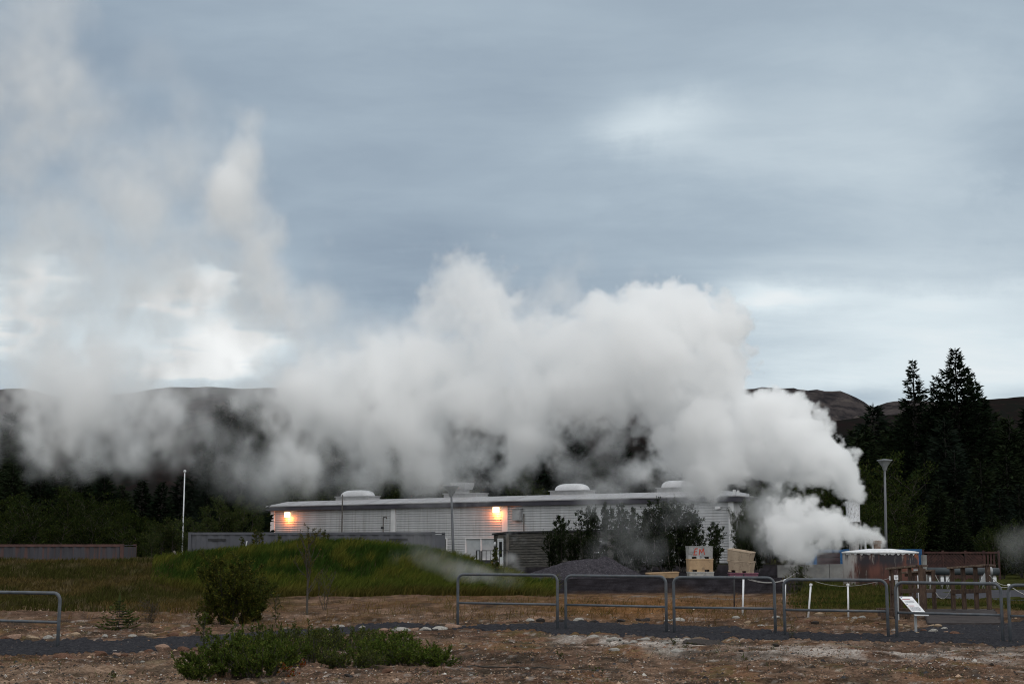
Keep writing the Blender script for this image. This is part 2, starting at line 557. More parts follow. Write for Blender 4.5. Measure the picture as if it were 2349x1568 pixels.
def quads_obj(name, V, m, parent=None, tint=None, k=4, smooth=False):
    """V: (n, k, 3) polygons of k corners, not shared; tint (n, 3) colour of each"""
    n = V.shape[0]
    me = bpy.data.meshes.new(name)
    me.vertices.add(n * k)
    me.vertices.foreach_set('co', V.reshape(-1).astype(np.float32))
    me.loops.add(n * k)
    me.loops.foreach_set('vertex_index', np.arange(n * k, dtype=np.int32))
    me.polygons.add(n)
    me.polygons.foreach_set('loop_start', np.arange(0, n * k, k, dtype=np.int32))
    me.update(calc_edges=True)
    if tint is not None:
        a = me.color_attributes.new('tint', 'FLOAT_COLOR', 'POINT')
        c = np.ones((n, k, 4), np.float32)
        c[:, :, :3] = tint[:, None, :]
        a.data.foreach_set('color', c.reshape(-1))
    me.materials.append(m)
    o = bpy.data.objects.new(name, me)
    col.objects.link(o)
    if parent is not None:
        o.parent = parent
    return o


def norm(a):
    return a / np.maximum(np.linalg.norm(a, axis=-1, keepdims=True), 1e-9)


def leaf_quads(p, d, L, W, rng, curl=0.0):
    """rhombus leaves: p base (n,3), d direction (n,3), L and W lengths (n)"""
    n = len(p)
    d = norm(d)
    s = norm(np.cross(d, rng.normal(size=(n, 3))))
    nn = np.cross(d, s)
    V = np.empty((n, 4, 3))
    mid = p + d * (L * 0.5)[:, None] + nn * (L * curl)[:, None]
    V[:, 0] = p
    V[:, 1] = mid + s * (W * 0.5)[:, None]
    V[:, 2] = p + d * L[:, None]
    V[:, 3] = mid - s * (W * 0.5)[:, None]
    return V


def tints(n, base, rng, var=0.25, alt=None, alt_p=0.0):
    b = np.tile(np.array(base, float), (n, 1))
    if alt is not None:
        k = rng.random(n) < alt_p
        b[k] = np.array(alt)
    return np.clip(b * (1 + var * rng.normal(size=(n, 1))) * (1 + 0.06 * rng.normal(size=(n, 3))), 0.002, 1)


def hash2(ix, iy, seed):
    h = (ix.astype(np.int64) * 374761393 + iy.astype(np.int64) * 668265263 + seed * 974711) & 0xffffffff
    h = ((h ^ (h >> 13)) * 1274126177) & 0xffffffff
    return ((h ^ (h >> 16)) & 0xffff) / 65535.0


def vnoise(x, y, seed=0):
    ix, iy = np.floor(x), np.floor(y)
    fx, fy = x - ix, y - iy
    fx, fy = fx * fx * (3 - 2 * fx), fy * fy * (3 - 2 * fy)
    a, b = hash2(ix, iy, seed), hash2(ix + 1, iy, seed)
    c, d = hash2(ix, iy + 1, seed), hash2(ix + 1, iy + 1, seed)
    return (a * (1 - fx) + b * fx) * (1 - fy) + (c * (1 - fx) + d * fx) * fy


def fbm(x, y, scale=1.0, oct=4, seed=0, gain=0.5):
    t, amp, tot = 0.0, 1.0, 0.0
    for i in range(oct):
        t = t + amp * vnoise(x * scale + 17.3 * i, y * scale - 9.1 * i, seed + i)
        tot += amp
        amp *= gain
        scale *= 2.03
    return t / tot


def sstep(a, b, x):
    t = np.clip((x - a) / (b - a), 0, 1)
    return t * t * (3 - 2 * t)


def pxof(x, y):
    return 1174.5 + 3297.0 * x / y


def pyof(y, z=0.0):
    """photograph row of a ground point at distance y"""
    el_ = np.arctan2(z - EYE, y) - PITCH
    return 784.0 - FPX * np.tan(el_)

# ------------------------------------------------------------------ terrain
CRX = [-4000, -200, 390, 450, 520, 600, 700, 800, 900, 950, 1000, 1050, 1100, 1140, 1180, 1215, 1260, 6000]
CRZ = [1.12, 1.12, 1.12, 1.32, 1.45, 1.58, 1.70, 1.70, 1.60, 1.48, 1.32, 1.10, 0.85, 0.62, 0.38, 0.15, 0.0, 0.0]
PTX = [-2500, -300, 0, 300, 450, 700, 900, 1050, 1150, 1300, 1550, 1800, 2050, 2150, 2349, 2700, 5000]
PTT = [1474, 1472, 1470, 1464, 1458, 1440, 1431, 1435, 1431, 1425, 1432, 1447, 1452, 1430, 1424, 1420, 1418]
PTB = [1518, 1509, 1503, 1495, 1485, 1458, 1443, 1444, 1443, 1450, 1462, 1467, 1471, 1475, 1483, 1489, 1498]


def path_mask(px, py):
    t_, b_ = np.interp(px, PTX, PTT), np.interp(px, PTX, PTB)
    return sstep(-9, 3, py - t_) * sstep(-9, 3, b_ - py)


def H(x, y):
    x, y = np.asarray(x, float), np.asarray(y, float)
    k = pxof(x, np.maximum(y, 1))
    c = np.interp(k, CRX, CRZ)
    y0 = np.interp(k, [-4000, 330, 480, 6000], [42, 43, 50, 50])
    z = c * sstep(0, 1, (y - y0) / (60.0 - y0)) * (1 - sstep(61, 67, y))
    lump = (fbm(x, y, 0.35, 3, 5) - 0.5)
    z = z + lump * 0.30 * np.clip(c, 0, 1) * sstep(46, 54, y) * (1 - sstep(64, 70, y))
    py = pyof(y)
    pm = path_mask(k, py)
    rough = (fbm(x, y, 0.8, 4, 11) - 0.5) * 0.18 + (fbm(x, y, 3.2, 4, 12, 0.6) - 0.5) * 0.10
    z = z + rough * (1 - pm) * (1 - sstep(45, 60, y)) * sstep(9, 12, y)
    z = z + sstep(1215, 1330, k) * (1 - sstep(1830, 1900, k)) * (0.40 * sstep(54.5, 58.5, y) - 0.13 * sstep(59, 68, y) - .10 * sstep(78, 95, y))
    z = z + 0.3 * sstep(80, 106, y)
    return z


def hz(x, y):
    return float(H(np.array([x]), np.array([y]))[0])


def GP(px, py, y=None):
    """a spot on the ground by its place in the photograph (or by its direction and distance)"""
    p = G(px, py) if y is None else P(px, 1290, y)
    return Vector((p.x, p.y, hz(p.x, p.y)))


def mixa(a, b, f):
    return a * (1 - f[:, None]) + np.array(b)[None, :] * f[:, None]


def soil_colour(x, y):
    k, py = pxof(x, y), pyof(y)
    n1, n2, n3 = fbm(x, y, 0.5, 4, 21), fbm(x, y, 1.6, 4, 22), fbm(x, y, 6.0, 3, 23)
    n4 = fbm(x, y * 0.45, 1.1, 4, 25)
    c = np.tile(np.array([0.205, 0.136, 0.098]), (len(x), 1))
    c = mixa(c, (0.130, 0.084, 0.062), sstep(.42, .62, n1))
    c = mixa(c, (0.250, 0.130, 0.074), sstep(.54, .66, n4) * 0.6)
    c = mixa(c, (0.060, 0.048, 0.038), sstep(.57, .68, n2) * 0.75)
    c = mixa(c, (0.050, 0.058, 0.022), sstep(.56, .68, n4 * .5 + n3 * .5) * 0.6)
    # pale crust right of the middle
    cr_ = np.exp(-((py - 1478 - (k - 1500) * 0.03) / 15) ** 2) * sstep(1230, 1330, k) * (1 - sstep(1560, 1700, k))
    cr_ = np.maximum(cr_, np.exp(-((py - 1497 - (k - 1900) * 0.02) / 16) ** 2) * sstep(1620, 1760, k) * 0.75)
    c = mixa(c, (0.40, 0.36, 0.33), np.clip(cr_ * sstep(.36, .56, n2) * 1.3, 0, 1))
    # sandy ground in front of the low shrub
    c = mixa(c, (0.265, 0.190, 0.138), sstep(1512, 1530, py) * (1 - sstep(430, 520, k)) * 0.7)
    # scorched bare earth and dry turf past the path
    turf = (1 - sstep(1425, 1440, py)) * sstep(.35, .6, n4)
    c = mixa(c, (0.115, 0.072, 0.040), turf * 0.55)
    dry = np.exp(-((k - 1480) / 180) ** 2) * np.exp(-((py - 1392) / 30) ** 2)
    c = mixa(c, (0.21, 0.105, 0.042), np.clip(dry, 0, 1) * 0.8)
    # lawn to the right
    lawn = sstep(1790, 1860, k + 60 * (n2 - .5)) * (1 - sstep(1388, 1408, py + 20 * (n2 - .5)))
    c = mixa(c, (0.042, 0.046, 0.015), lawn)
    # field and mound
    fld = (1 - sstep(560, 760, k)) * (1 - sstep(1378, 1402, py + 24 * (n1 - .5)))
    c = mixa(c, (0.056, 0.044, 0.020), fld)
    md = sstep(330, 460, k) * (1 - sstep(1190, 1250, k)) * (1 - sstep(1345, 1362, py + 14 * (n2 - .5)))
    c = mixa(c, (0.020, 0.026, 0.008), md)
    # dark gravel yard
    yd = sstep(1120, 1220, k + 90 * (n2 - .5)) * (1 - sstep(1800, 1880, k)) * (1 - sstep(1356, 1367, py + 12 * (n1 - .5)))
    c = mixa(c, (0.026, 0.024, 0.028), yd)
    li = np.exp(-((py - 1370 - 10 * (n1 - .5)) / 5) ** 2) * sstep(1380, 1450, k) * (1 - sstep(1690, 1760, k))
    c = mixa(c, (0.20, 0.185, 0.17), li * sstep(.4, .6, n2))
    far = 1 - sstep(1300, 1312, py)
    c = mixa(c, (0.05, 0.052, 0.026), far)
    n5 = fbm(x, y, 9.0, 3, 27)
    near = sstep(1400, 1430, py)
    c = mixa(c, (0.44, 0.41, 0.385), sstep(.68, .76, n5) * near * .5)
    c = mixa(c, (0.055, 0.045, 0.036), sstep(.54, .68, fbm(x, y * .7, 3.0, 4, 28)) * near * .7)
    c = c * (0.30 + 0.95 * n3)[:, None]
    return np.clip(c, 0.004, 1)


def grid_mesh(name, V, nr, nc, m, colr=None, kind=None):
    me = bpy.data.meshes.new(name)
    me.vertices.add(nr * nc)
    me.vertices.foreach_set('co', V.reshape(-1).astype(np.float32))
    i = np.arange(nr * nc).reshape(nr, nc)
    q = np.stack([i[:-1, :-1], i[:-1, 1:], i[1:, 1:], i[1:, :-1]], -1).reshape(-1, 4)
    me.loops.add(q.size)
    me.loops.foreach_set('vertex_index', q.reshape(-1).astype(np.int32))
    me.polygons.add(len(q))
    me.polygons.foreach_set('loop_start', np.arange(0, q.size, 4, dtype=np.int32))
    me.polygons.foreach_set('use_smooth', np.ones(len(q), bool))
    me.update(calc_edges=True)
    if colr is not None:
        a = me.color_attributes.new('soil', 'FLOAT_COLOR', 'POINT')
        cc = np.ones((nr * nc, 4), np.float32)
        cc[:, :3] = colr
        a.data.foreach_set('color', cc.reshape(-1))
    me.materials.append(m)
    o = bpy.data.objects.new(name, me)
    col.objects.link(o)
    if kind:
        o['kind'] = kind
    return o


ys = np.concatenate([np.linspace(-40, 8, 8)[:-1], 1.0 / np.linspace(1 / 8.0, 1 / 80.0, 330), np.geomspace(84, 9000, 40)])
ks = np.concatenate([np.linspace(-6, -0.62, 14)[:-1], np.linspace(-0.62, 0.62, 620), np.linspace(0.62, 6, 14)[1:]])
yy, kk = np.meshgrid(ys, ks, indexing='ij')
xx = kk * np.maximum(yy, 14.0)
gx, gy = xx.ravel(), yy.ravel()
gz = np.where(gy > 8, H(gx, np.maximum(gy, 8)), 0.0)
soil = soil_colour(gx, np.maximum(gy, 8.0))
ground = grid_mesh('ground', np.stack([gx, gy, gz], -1), len(ys), len(ks), MT['ground'], soil, 'structure')

# the dark gravel path: its own sheet a finger above the soil
kp = np.linspace(-900, 3300, 1500)
rows = 40
vv = []
for r in range(rows):
    f = r / (rows - 1)
    tt = np.interp(kp, PTX, PTT) + (fbm(kp / 40, kp * 0, 1, 4, 31) - .5) * 12 + (fbm(kp / 7, kp * 0, 1, 3, 34) - .5) * 8
    bb = np.interp(kp, PTX, PTB) + (fbm(kp / 35, kp * 0 + 5, 1, 4, 32) - .5) * 14 + (fbm(kp / 7, kp * 0 + 8, 1, 3, 35) - .5) * 9
    py_ = tt * (1 - f) + bb * f
    pts = [G(a, b) for a, b in zip(kp, py_)]
    x_ = np.array([p.x for p in pts])
    y_ = np.array([p.y for p in pts])
    edge = 0.012 if 0 < r < rows - 1 else -0.03
    vv.append(np.stack([x_, y_, H(x_, y_) + edge + (fbm(x_, y_, 4, 4, 33, .65) - .5) * 0.05], -1))
grid_mesh('gravel_path', np.array(vv), rows, len(kp), MT['pathgravel'], None, 'structure')

# asphalt road behind the footbridge, right
rv = []
for py_ in (1352, 1362, 1374):
    p0 = [G(a, py_ + (a - 2200) * 0.012) for a in np.linspace(2085, 3300, 40)]
    rv.append([[p.x, p.y, hz(p.x, p.y) + 0.02] for p in p0])
grid_mesh('road', np.array(rv), 3, 40, MT['asphalt'], None, 'structure')


def hill(name, m, prof, Yf, Yc, Yb, zf, amp, seed, ns):
    ps = np.linspace(-2500, 4800, 420)
    pr = np.interp(ps, [a for a, b in prof], [b for a, b in prof])
    pr = pr + (fbm(ps / 60, ps * 0, 1, 4, seed + 9, 0.6) - .5) * 7
    zc = np.array([P(1174.5, b, Yc).z for b in pr])
    x_ = (ps - 1174.5) / 3297.0 * Yc
    fr = np.concatenate([np.linspace(0, 1, 46), np.linspace(1, 2, 12)[1:]])
    V = []
    for f in fr:
        if f <= 1:
            y_ = Yf + (Yc - Yf) * f
            z_ = zf + (zc - zf) * (f ** 1.15)
        else:
            y_ = Yc + (Yb - Yc) * (f - 1)
            z_ = zf + (zc - zf) * math.cos((f - 1) * math.pi / 2)
        yy_ = np.full_like(x_, y_)
        nz = (fbm(x_, yy_, ns, 5, seed, 0.55) - .5) * amp * math.sin(min(f, 1) * math.pi) ** 0.6
        V.append(np.stack([x_, yy_, z_ + nz], -1))
    return grid_mesh(name, np.array(V), len(fr), len(ps), m, None, 'structure')


hill('ridge_hill', MT['hillfar'], [(-2500, 930), (-300, 905), (0, 893), (45, 892), (75, 903), (130, 910), (280, 903), (330, 893), (400, 887), (480, 889), (560, 890), (900, 888), (1300, 888),
     (1700, 893), (1790, 891), (1830, 890), (1882, 897), (1902, 903), (1940, 921), (1985, 937), (2010, 935), (2055, 921), (2110, 918), (2349, 926), (4800, 915)], 560, 1500, 2600, -2, 80, 41, 0.012)
hill('scrub_hill', MT['hillnear'], [(-2500, 1000), (0, 1000), (300, 1015), (480, 965), (900, 955), (1300, 975), (1700, 1000), (1850, 985), (1912, 967), (2000, 957), (2080, 949), (2180, 931),
     (2279, 917), (2349, 911), (2700, 890), (4800, 900)], 215, 330, 480, 0, 11, 51, 0.06)

# ------------------------------------------------------------------ white corrugated building
BR = P(1684, 1150, 120.0)
BL = P(620, 1165, 150.0)
bdir = Vector((BR.x - BL.x, BR.y - BL.y, 0))
BLEN = bdir.length
bdir.normalize()
bang = math.atan2(bdir.y, bdir.x)
BZ = 0.3
bld = empty('industrial_building', (BL.x, BL.y, BZ), bang, 'long white corrugated metal building with flat skylight roof and two lit orange lamps', 'building')
EZ = 0.5 * (P(1684, 1150, 120).z + P(620, 1171, 150).z) - BZ     # wall top under the fascia
DEP = 7.0


def bs(px, py=1200):
    """where along the front wall (metres from its left end) this photograph column falls"""
    d = pdir(px, py)
    k = d[0] / d[1]
    return (k * BL.y - BL.x) / (bdir.x - k * bdir.y)


def bz(px, py):
    s = bs(px, py)
    return P(px, py, BL.y + s * bdir.y).z - BZ


PITCHZ = 0.23


def corr_wall(name, s0, s1, z0, z1, parent=None):
    """horizontal trapezoid corrugation, seen as stripes"""
    mb = MB()
    prof = []
    z = z0
    while z < z1 - 1e-3:
        for dz, dy in ((0.0, 0.0), (0.44, 0.0), (0.50, 0.065), (0.90, 0.065), (1.0, 0.0)):
            zz_ = min(z + dz * PITCHZ, z1)
            if not prof or zz_ > prof[-1][0] + 1e-4:
                prof.append((zz_, dy))
        z += PITCHZ
    vs = [(s, dy, z) for s in (s0, s1) for z, dy in prof]
    n = len(prof)
    fs = [(i, n + i, n + i + 1, i + 1) for i in range(n - 1)]
    mb.add(vs, fs)
    return mb.build(name, MT['siding'], parent or bld)


# pilasters cut the wall in bays; door and window openings are cut in the lower rows
pil = [(bs(621), bs(630)), (bs(897), bs(907)), (bs(1152), bs(1165)), (bs(1672), bs(1684))]
for a, b in pil:
    MB().box(a, b, -0.06, 0.10, 0, EZ).build('pilaster', MT['trim'], bld)
W1 = (bs(995), bs(1026), bz(1010, 1290), bz(1010, 1233))
W2 = (bs(1067), bs(1141), bz(1090, 1287), bz(1090, 1232))
corr_wall('wall_siding', pil[0][1], pil[1][0], 0, EZ)
zt = max(W1[3], W2[3])
corr_wall('wall_siding', pil[1][1], pil[2][0], zt + 0.02, EZ)
corr_wall('wall_siding', pil[1][1], W1[0], 0, zt + 0.02)
corr_wall('wall_siding', W1[1], W2[0], 0, zt + 0.02)
corr_wall('wall_siding', W2[1], pil[2][0], 0, zt + 0.02)
corr_wall('wall_siding', pil[2][1], pil[3][0], 0, EZ)
for (a, b, z0, z1), pane, nsash in ((W1, 'darkglass', 1), (W2, 'paleglass', 2)):
    z1 = zt
    z0 = 0.35
    w = MB()
    fw = 0.12
    w.box(a, b, -0.05, 0.10, z1 - fw, z1).box(a, b, -0.05, 0.10, z0, z0 + fw)
    for q in range(nsash + 1):
        xq = a + (b - a - fw) * q / nsash
        w.box(xq, xq + fw, -0.047, 0.10, z0 + fw, z1 - fw)
    fr_ = w.build('window', MT['trim'], bld)
    for q in range(nsash):
        xa = a + (b - a - fw) * q / nsash + fw
        xb = a + (b - a - fw) * (q + 1) / nsash
        MB().box(xa, xb, 0.05, 0.08, z0 + fw, z1 - fw).build('pane', MT[pane], fr_)
    MB().box(a, b, -0.02, 0.10, 0, z0).build('sill_wall', MT['fascia'], bld)
# other walls: left end, right end, back
MB().box(0.02, 0.14, 0.13, DEP, 0, EZ).box(BLEN - 0.14, BLEN - 0.02, 0.13, DEP, 0, EZ).box(0.14, BLEN - 0.14, DEP - 0.12, DEP, 0, EZ).build('rear_wall', MT['siding'], bld)
FZ = EZ + 0.40
# fascia all round
fo = 0.32
MB().box(-fo, BLEN + fo, -fo, -fo + 0.12, EZ, FZ).box(-fo, -fo + 0.12, -fo + 0.12, DEP + fo, EZ, FZ).box(BLEN + fo - 0.12, BLEN + fo, -fo + 0.12, DEP + fo, EZ, FZ).box(-fo + .12, BLEN + fo - .12, -fo + .12, 0.12, EZ, EZ + 0.05).build('fascia', MT['fascia'], bld)
RZ = FZ + 0.62
ri = 2.0
rv_ = [(-fo - .05, -fo - .05, FZ), (BLEN + fo + .05, -fo - .05, FZ), (BLEN + fo + .05, DEP + fo, FZ), (-fo - .05, DEP + fo, FZ),
       (-fo - .05, -fo - .05, FZ + .09), (BLEN + fo + .05, -fo - .05, FZ + .09), (BLEN + fo + .05, DEP + fo, FZ + .09), (-fo - .05, DEP + fo, FZ + .09),
       (0.6, ri, RZ), (BLEN - ri, ri, RZ), (BLEN - ri, DEP - ri, RZ), (0.6, DEP - ri, RZ)]
MB().add(rv_, [(0, 1, 5, 4), (1, 2, 6, 5), (2, 3, 7, 6), (3, 0, 4, 7), (4, 5, 9, 8), (5, 6, 10, 9), (6, 7, 11, 10), (7, 4, 8, 11), (8, 9, 10, 11), (3, 2, 1, 0)]).build('roof', MT['roof'], bld)
# flat white edge seams of the roof sheets
sm = MB()
for i in range(1, 24):
    x_ = BLEN * i / 24
    sm.beam((x_, -fo - .03, FZ + .10), (x_, ri, RZ + .012), 0.05, 0.03)
sm.build('roof_seam', MT['roof'], bld)['kind'] = 'stuff'


def skylight(px0, px1, pyb, vent=False):
    s0, s1 = bs(px0, 1140), bs(px1, 1140)
    # stands on the flat part of the roof, near its front edge
    yb = 2.2
    sc_ = 1 + yb * bdir.x / 135.0
    w = (s1 - s0) * sc_
    sx = s0 + yb * 0.06
    curb = MB().box(sx, sx + w, yb, yb + 1.9, RZ - 0.05, RZ + 0.34)
    curb.box(sx - 0.10, sx + w + 0.10, yb - 0.10, yb + 2.0, RZ + 0.34, RZ + 0.42)
    c = curb.build('roof_hatch' if vent else 'skylight', MT['greybox'], bld)
    cx, cyy = sx + w / 2, yb + 0.95
    if not vent:
        d = MB()
        n, mrow = 26, 9
        prof = []
        vs, fs = [], []
        for j in range(mrow + 1):
            a = j / mrow * math.pi / 2
            rr, hh = math.cos(a) ** 0.55, math.sin(a) ** 1.0 * 0.62
            for i in range(n):
                th = 2 * math.pi * i / n
                ct, st = math.cos(th), math.sin(th)
                sq = 1 / max(abs(ct), abs(st)) ** 0.55
                vs.append((cx + ct * sq * rr * w * 0.46, cyy + st * sq * rr * 0.86, RZ + 0.42 + hh))
        for j in range(mrow):
            for i in range(n):
                fs.append((j * n + i, j * n + (i + 1) % n, (j + 1) * n + (i + 1) % n, (j + 1) * n + i))
        d.add(vs, fs).build('dome', MT['dome'], c, smooth=True)
    else:
        MB().box(cx - 0.9, cx + 0.1, cyy - 0.5, cyy + 0.5, RZ + 0.42, RZ + 0.80).build('vent_neck', MT['greybox'], c)
        b0 = [(-1.15, -0.8), (0.55, -0.8), (0.55, 0.8), (-1.15, 0.8)]
        vs = [(cx - .1 + a * 0.8, cyy + b * .8, RZ + .80) for a, b in b0] + [(cx - .1 + a, cyy + b, RZ + 1.25) for a, b in b0] + [(cx - .1 + a, cyy + b, RZ + 1.45) for a, b in b0]
        fs = [(3, 2, 1, 0), (8, 9, 10, 11)]
        for i in range(4):
            j = (i + 1) % 4
            fs += [(i, j, 4 + j, 4 + i), (4 + i, 4 + j, 8 + j, 8 + i)]
        MB().add(vs, fs).build('vent_cowl', MT['roof'], c)


skylight(735, 808, 1146)
skylight(984, 1058, 1139, True)
skylight(1229, 1307, 1134)
skylight(1476, 1548, 1129)
LAMPW = 0.62


def wall_lamp(px, py):
    s, z = bs(px, py), bz(px, py)
    h = MB().box(s - 0.20, s + 0.20, -0.10, 0.02, z - 0.05, z + 0.33).build('wall_lamp', MT['greybox'], bld)
    MB().box(s - LAMPW / 2, s + LAMPW / 2, -0.42, -0.10, z - 0.27, z + 0.27).build('lit_cover', MT['glow'], h, bevel=0.06)
    ld = bpy.data.lights.new('lamp_light', 'POINT')
    ld.energy = 170
    ld.color = (1.0, 0.22, 0.04)
    ld.shadow_soft_size = 0.12
    lo_ = bpy.data.objects.new('lamp_light', ld)
    col.objects.link(lo_)
    lo_.parent = h
    lo_.location = (s, -0.36, z - 0.42)


wall_lamp(663, 1180)
wall_lamp(1141.5, 1169)
s0, s1 = bs(1181), bs(1198)
MB().box(s0, s1, -0.45, 0.0, bz(1190, 1193), bz(1190, 1167)).box(s0 - 0.05, s1 + 0.05, -0.50, 0.0, bz(1190, 1167), bz(1190, 1165.5)).build('vent_box', MT['greybox'], bld)
s0 = bs(1203)
MB().tube([(s0, -0.10, bz(1203, 1178)), (s0, -0.10, 0.1)], 0.05, 6).build('drain_pipe', MT['shedtrim'], bld)
s0, s1 = bs(1644), bs(1655)
MB().box(s0, s1, -0.25, 0.0, bz(1650, 1167), bz(1650, 1161)).build('lamp_housing', MT['trim'], bld)
# small flood lamp on the left end
zl = bz(622, 1178)
MB().add([(-0.45, 0.9, zl + .25), (0.02, 0.9, zl + .25), (0.02, 1.5, zl + .25), (-0.45, 1.5, zl + .25), (-0.02, 0.9, zl - .25), (0.02, 0.9, zl - .25), (0.02, 1.5, zl - .25), (-0.02, 1.5, zl - .25)],
         [(3, 2, 1, 0)[::-1], (4, 7, 6, 5), (0, 1, 5, 4), (1, 2, 6, 5), (2, 3, 7, 6), (3, 0, 4, 7)]).build('end_lamp', MT['white'], bld)
MB().box(BLEN - 0.35, BLEN - 0.15, 0.5, 0.7, FZ + .05, FZ + 0.62).box(BLEN + 0.02, BLEN + 0.18, 0.5, 0.7, FZ + .05, FZ + 0.55).build('roof_vent_pipe', MT['trim'], bld)

# ------------------------------------------------------------------ wooden shed
SC = P(1163.5, 1297, 108.0)
SC.z = hz(SC.x, SC.y)
shed = empty('wooden_shed', SC, R(20), 'low dark shed of weathered boards with white framed door, against the white building', 'shed')
SL, SD = 10.2, 3.0
zt0 = P(1163.5, 1222.5, 108).z - SC.z
ztb = P(1128, 1226.5, 110.5).z - SC.z
ztr = P(1430, 1216, 111.5).z - SC.z
nb = 13
bd = MB()
for i in range(nb):
    f0, f1 = i / nb, (i + 1) / nb
    za, zb = zt0 * f0, zt0 * f1 - 0.012
    ra, rb = ztr * f0, ztr * f1 - 0.012
    jit = random.uniform(-0.004, 0.004)
    vs = [(0.1, -0.075 + jit, za), (SL, -0.075 + jit, ra), (SL, -0.02 + jit, rb), (0.1, -0.02 + jit, zb), (0.1, 0.05, za), (SL, 0.05, ra), (SL, 0.05, rb), (0.1, 0.05, zb)]
    bd.add(vs, [(0, 1, 2, 3), (0, 3, 7, 4), (3, 2, 6, 7), (4, 5, 1, 0), (1, 5, 6, 2)])
bd.build('board_cladding', MT['shedwood'], shed)['kind'] = 'stuff'
bd = MB()
for i in range(nb):
    f0, f1 = i / nb, (i + 1) / nb
    for ya, yb in ((0.1, 0.75), (2.02, SD)):
        bd.add([(-0.04, ya, zt0 * f0), (-0.04, yb, ztb * f0), (-0.012, yb, ztb * f1 - .012), (-0.012, ya, zt0 * f1 - .012), (0.05, ya, zt0 * f0), (0.05, yb, ztb * f0), (0.05, yb, ztb * f1 - .012), (0.05, ya, zt0 * f1 - .012)],
               [(3, 2, 1, 0), (4, 7, 3, 0), (7, 6, 2, 3), (0, 1, 5, 4), (2, 6, 5, 1)])
bd.build('end_cladding', MT['shedwood'], shed)['kind'] = 'stuff'
MB().add([(0.05, 0.05, 0), (SL, 0.05, 0), (SL, SD, 0), (0.05, SD, 0), (0.05, 0.05, zt0), (SL, 0.05, ztr), (SL, SD, ztr - .1), (0.05, SD, ztb)], [(1, 2, 6, 5), (2, 3, 7, 6), (4, 5, 6, 7)]).build('rear_wall', MT['shedwood'], shed)
MB().box(-0.06, 0.10, -0.06, 0.10, 0, zt0 + .01).build('corner_post', MT['shedtrim'], shed)
MB().add([(-0.15, -0.15, zt0 + .01), (SL + .15, -0.15, ztr + .01), (SL + .15, SD + .1, ztr - .09), (-0.15, SD + .1, ztb + .01), (-0.15, -0.15, zt0 + .13), (SL + .15, -0.15, ztr + .13), (SL + .15, SD + .1, ztr + .05), (-0.15, SD + .1, ztb + .13)],
         [(3, 2, 1, 0), (4, 5, 6, 7), (0, 1, 5, 4), (1, 2, 6, 5), (2, 3, 7, 6), (3, 0, 4, 7)]).build('roof', MT['black'], shed)
dr = MB().box(-0.07, 0.02, 0.75, 0.87, 0, 2.15).box(-0.07, 0.02, 1.90, 2.02, 0, 2.15).box(-0.07, 0.02, 0.87, 1.90, 2.03, 2.15).box(-0.05, 0.0, 0.87, 1.90, 0.0, 0.75).box(-0.05, 0.0, 0.87, 1.02, 0.75, 2.03).box(-0.05, 0.0, 1.75, 1.90, 0.75, 2.03).box(-.05, 0, 1.02, 1.75, 1.9, 2.03).build('door', MT['white'], shed)
MB().box(-0.03, -0.01, 1.02, 1.75, 0.75, 1.9).build('pane', MT['darkglass'], dr)
MB().box(-0.04, 0.03, 0.75, 2.02, 2.15, zt0 * 0.96).build('panel_over_door', MT['shedtrim'], shed)
# bulkhead lamp, unlit
MB().lathe([(0, 0.0), (0.17, 0.0), (0.19, 0.05), (0.14, 0.11), (0.0, 0.14)], 14).build('round_lamp', MT['white'], shed, smooth=True)
rl = col.objects[-1]
rl.rotation_euler = (0, R(-90), 0)
rl.location = (-0.04, 2.52, 1.72)
# window half hidden by the bushes
wx0, wx1 = 7.0, 7.95
wz0, wz1 = zt0 * 0.42, zt0 * 0.78
wf = MB().box(wx0, wx1, -0.08, -0.02, wz1 - .09, wz1).box(wx0, wx1, -0.08, -0.02, wz0, wz0 + .07).box(wx0, wx0 + .08, -0.078, -0.02, wz0 + .07, wz1 - .09).box(wx1 - .08, wx1, -0.078, -0.02, wz0 + .07, wz1 - .09).build('window', MT['white'], shed)
MB().box(wx0 + .08, wx1 - .08, -0.055, -0.02, wz0 + .07, wz1 - .09).build('pane', MT['darkglass'], wf)

# black steel gate by the shed door
for (pa, pb, yy_, lab, nbar) in ((1093, 1101, 104.0, 'narrow black steel gate leaf beside the pale double window', 2), (1105, 1166, 103.0, 'low black steel railing in front of the shed door', 7)):
    a, b = P(pa, 1297, yy_), P(pb, 1297, yy_ - 0.3)
    a.z = b.z = hz(a.x, a.y)
    g = empty('steel_railing', a, math.atan2(b.y - a.y, b.x - a.x), lab, 'railing')
    L_ = (b - a).length
    ht = P(pa, 1262, yy_).z - a.z
    MB().beam((0, 0, ht), (L_, 0, ht), 0.06, 0.06).build('top_rail', MT['black'], g)
    MB().beam((0, 0, 0.15), (L_, 0, 0.15), 0.05, 0.05).build('bottom_rail', MT['black'], g)
    for i in range(nbar):
        x_ = L_ * i / max(nbar - 1, 1)
        MB().beam((x_, 0, 0 if i in (0, nbar - 1) else 0.175), (x_, 0, ht - .03), 0.09 if i in (0, nbar - 1) else 0.04, 0.06).build('bar', MT['black'], g)

# ------------------------------------------------------------------ shipping containers


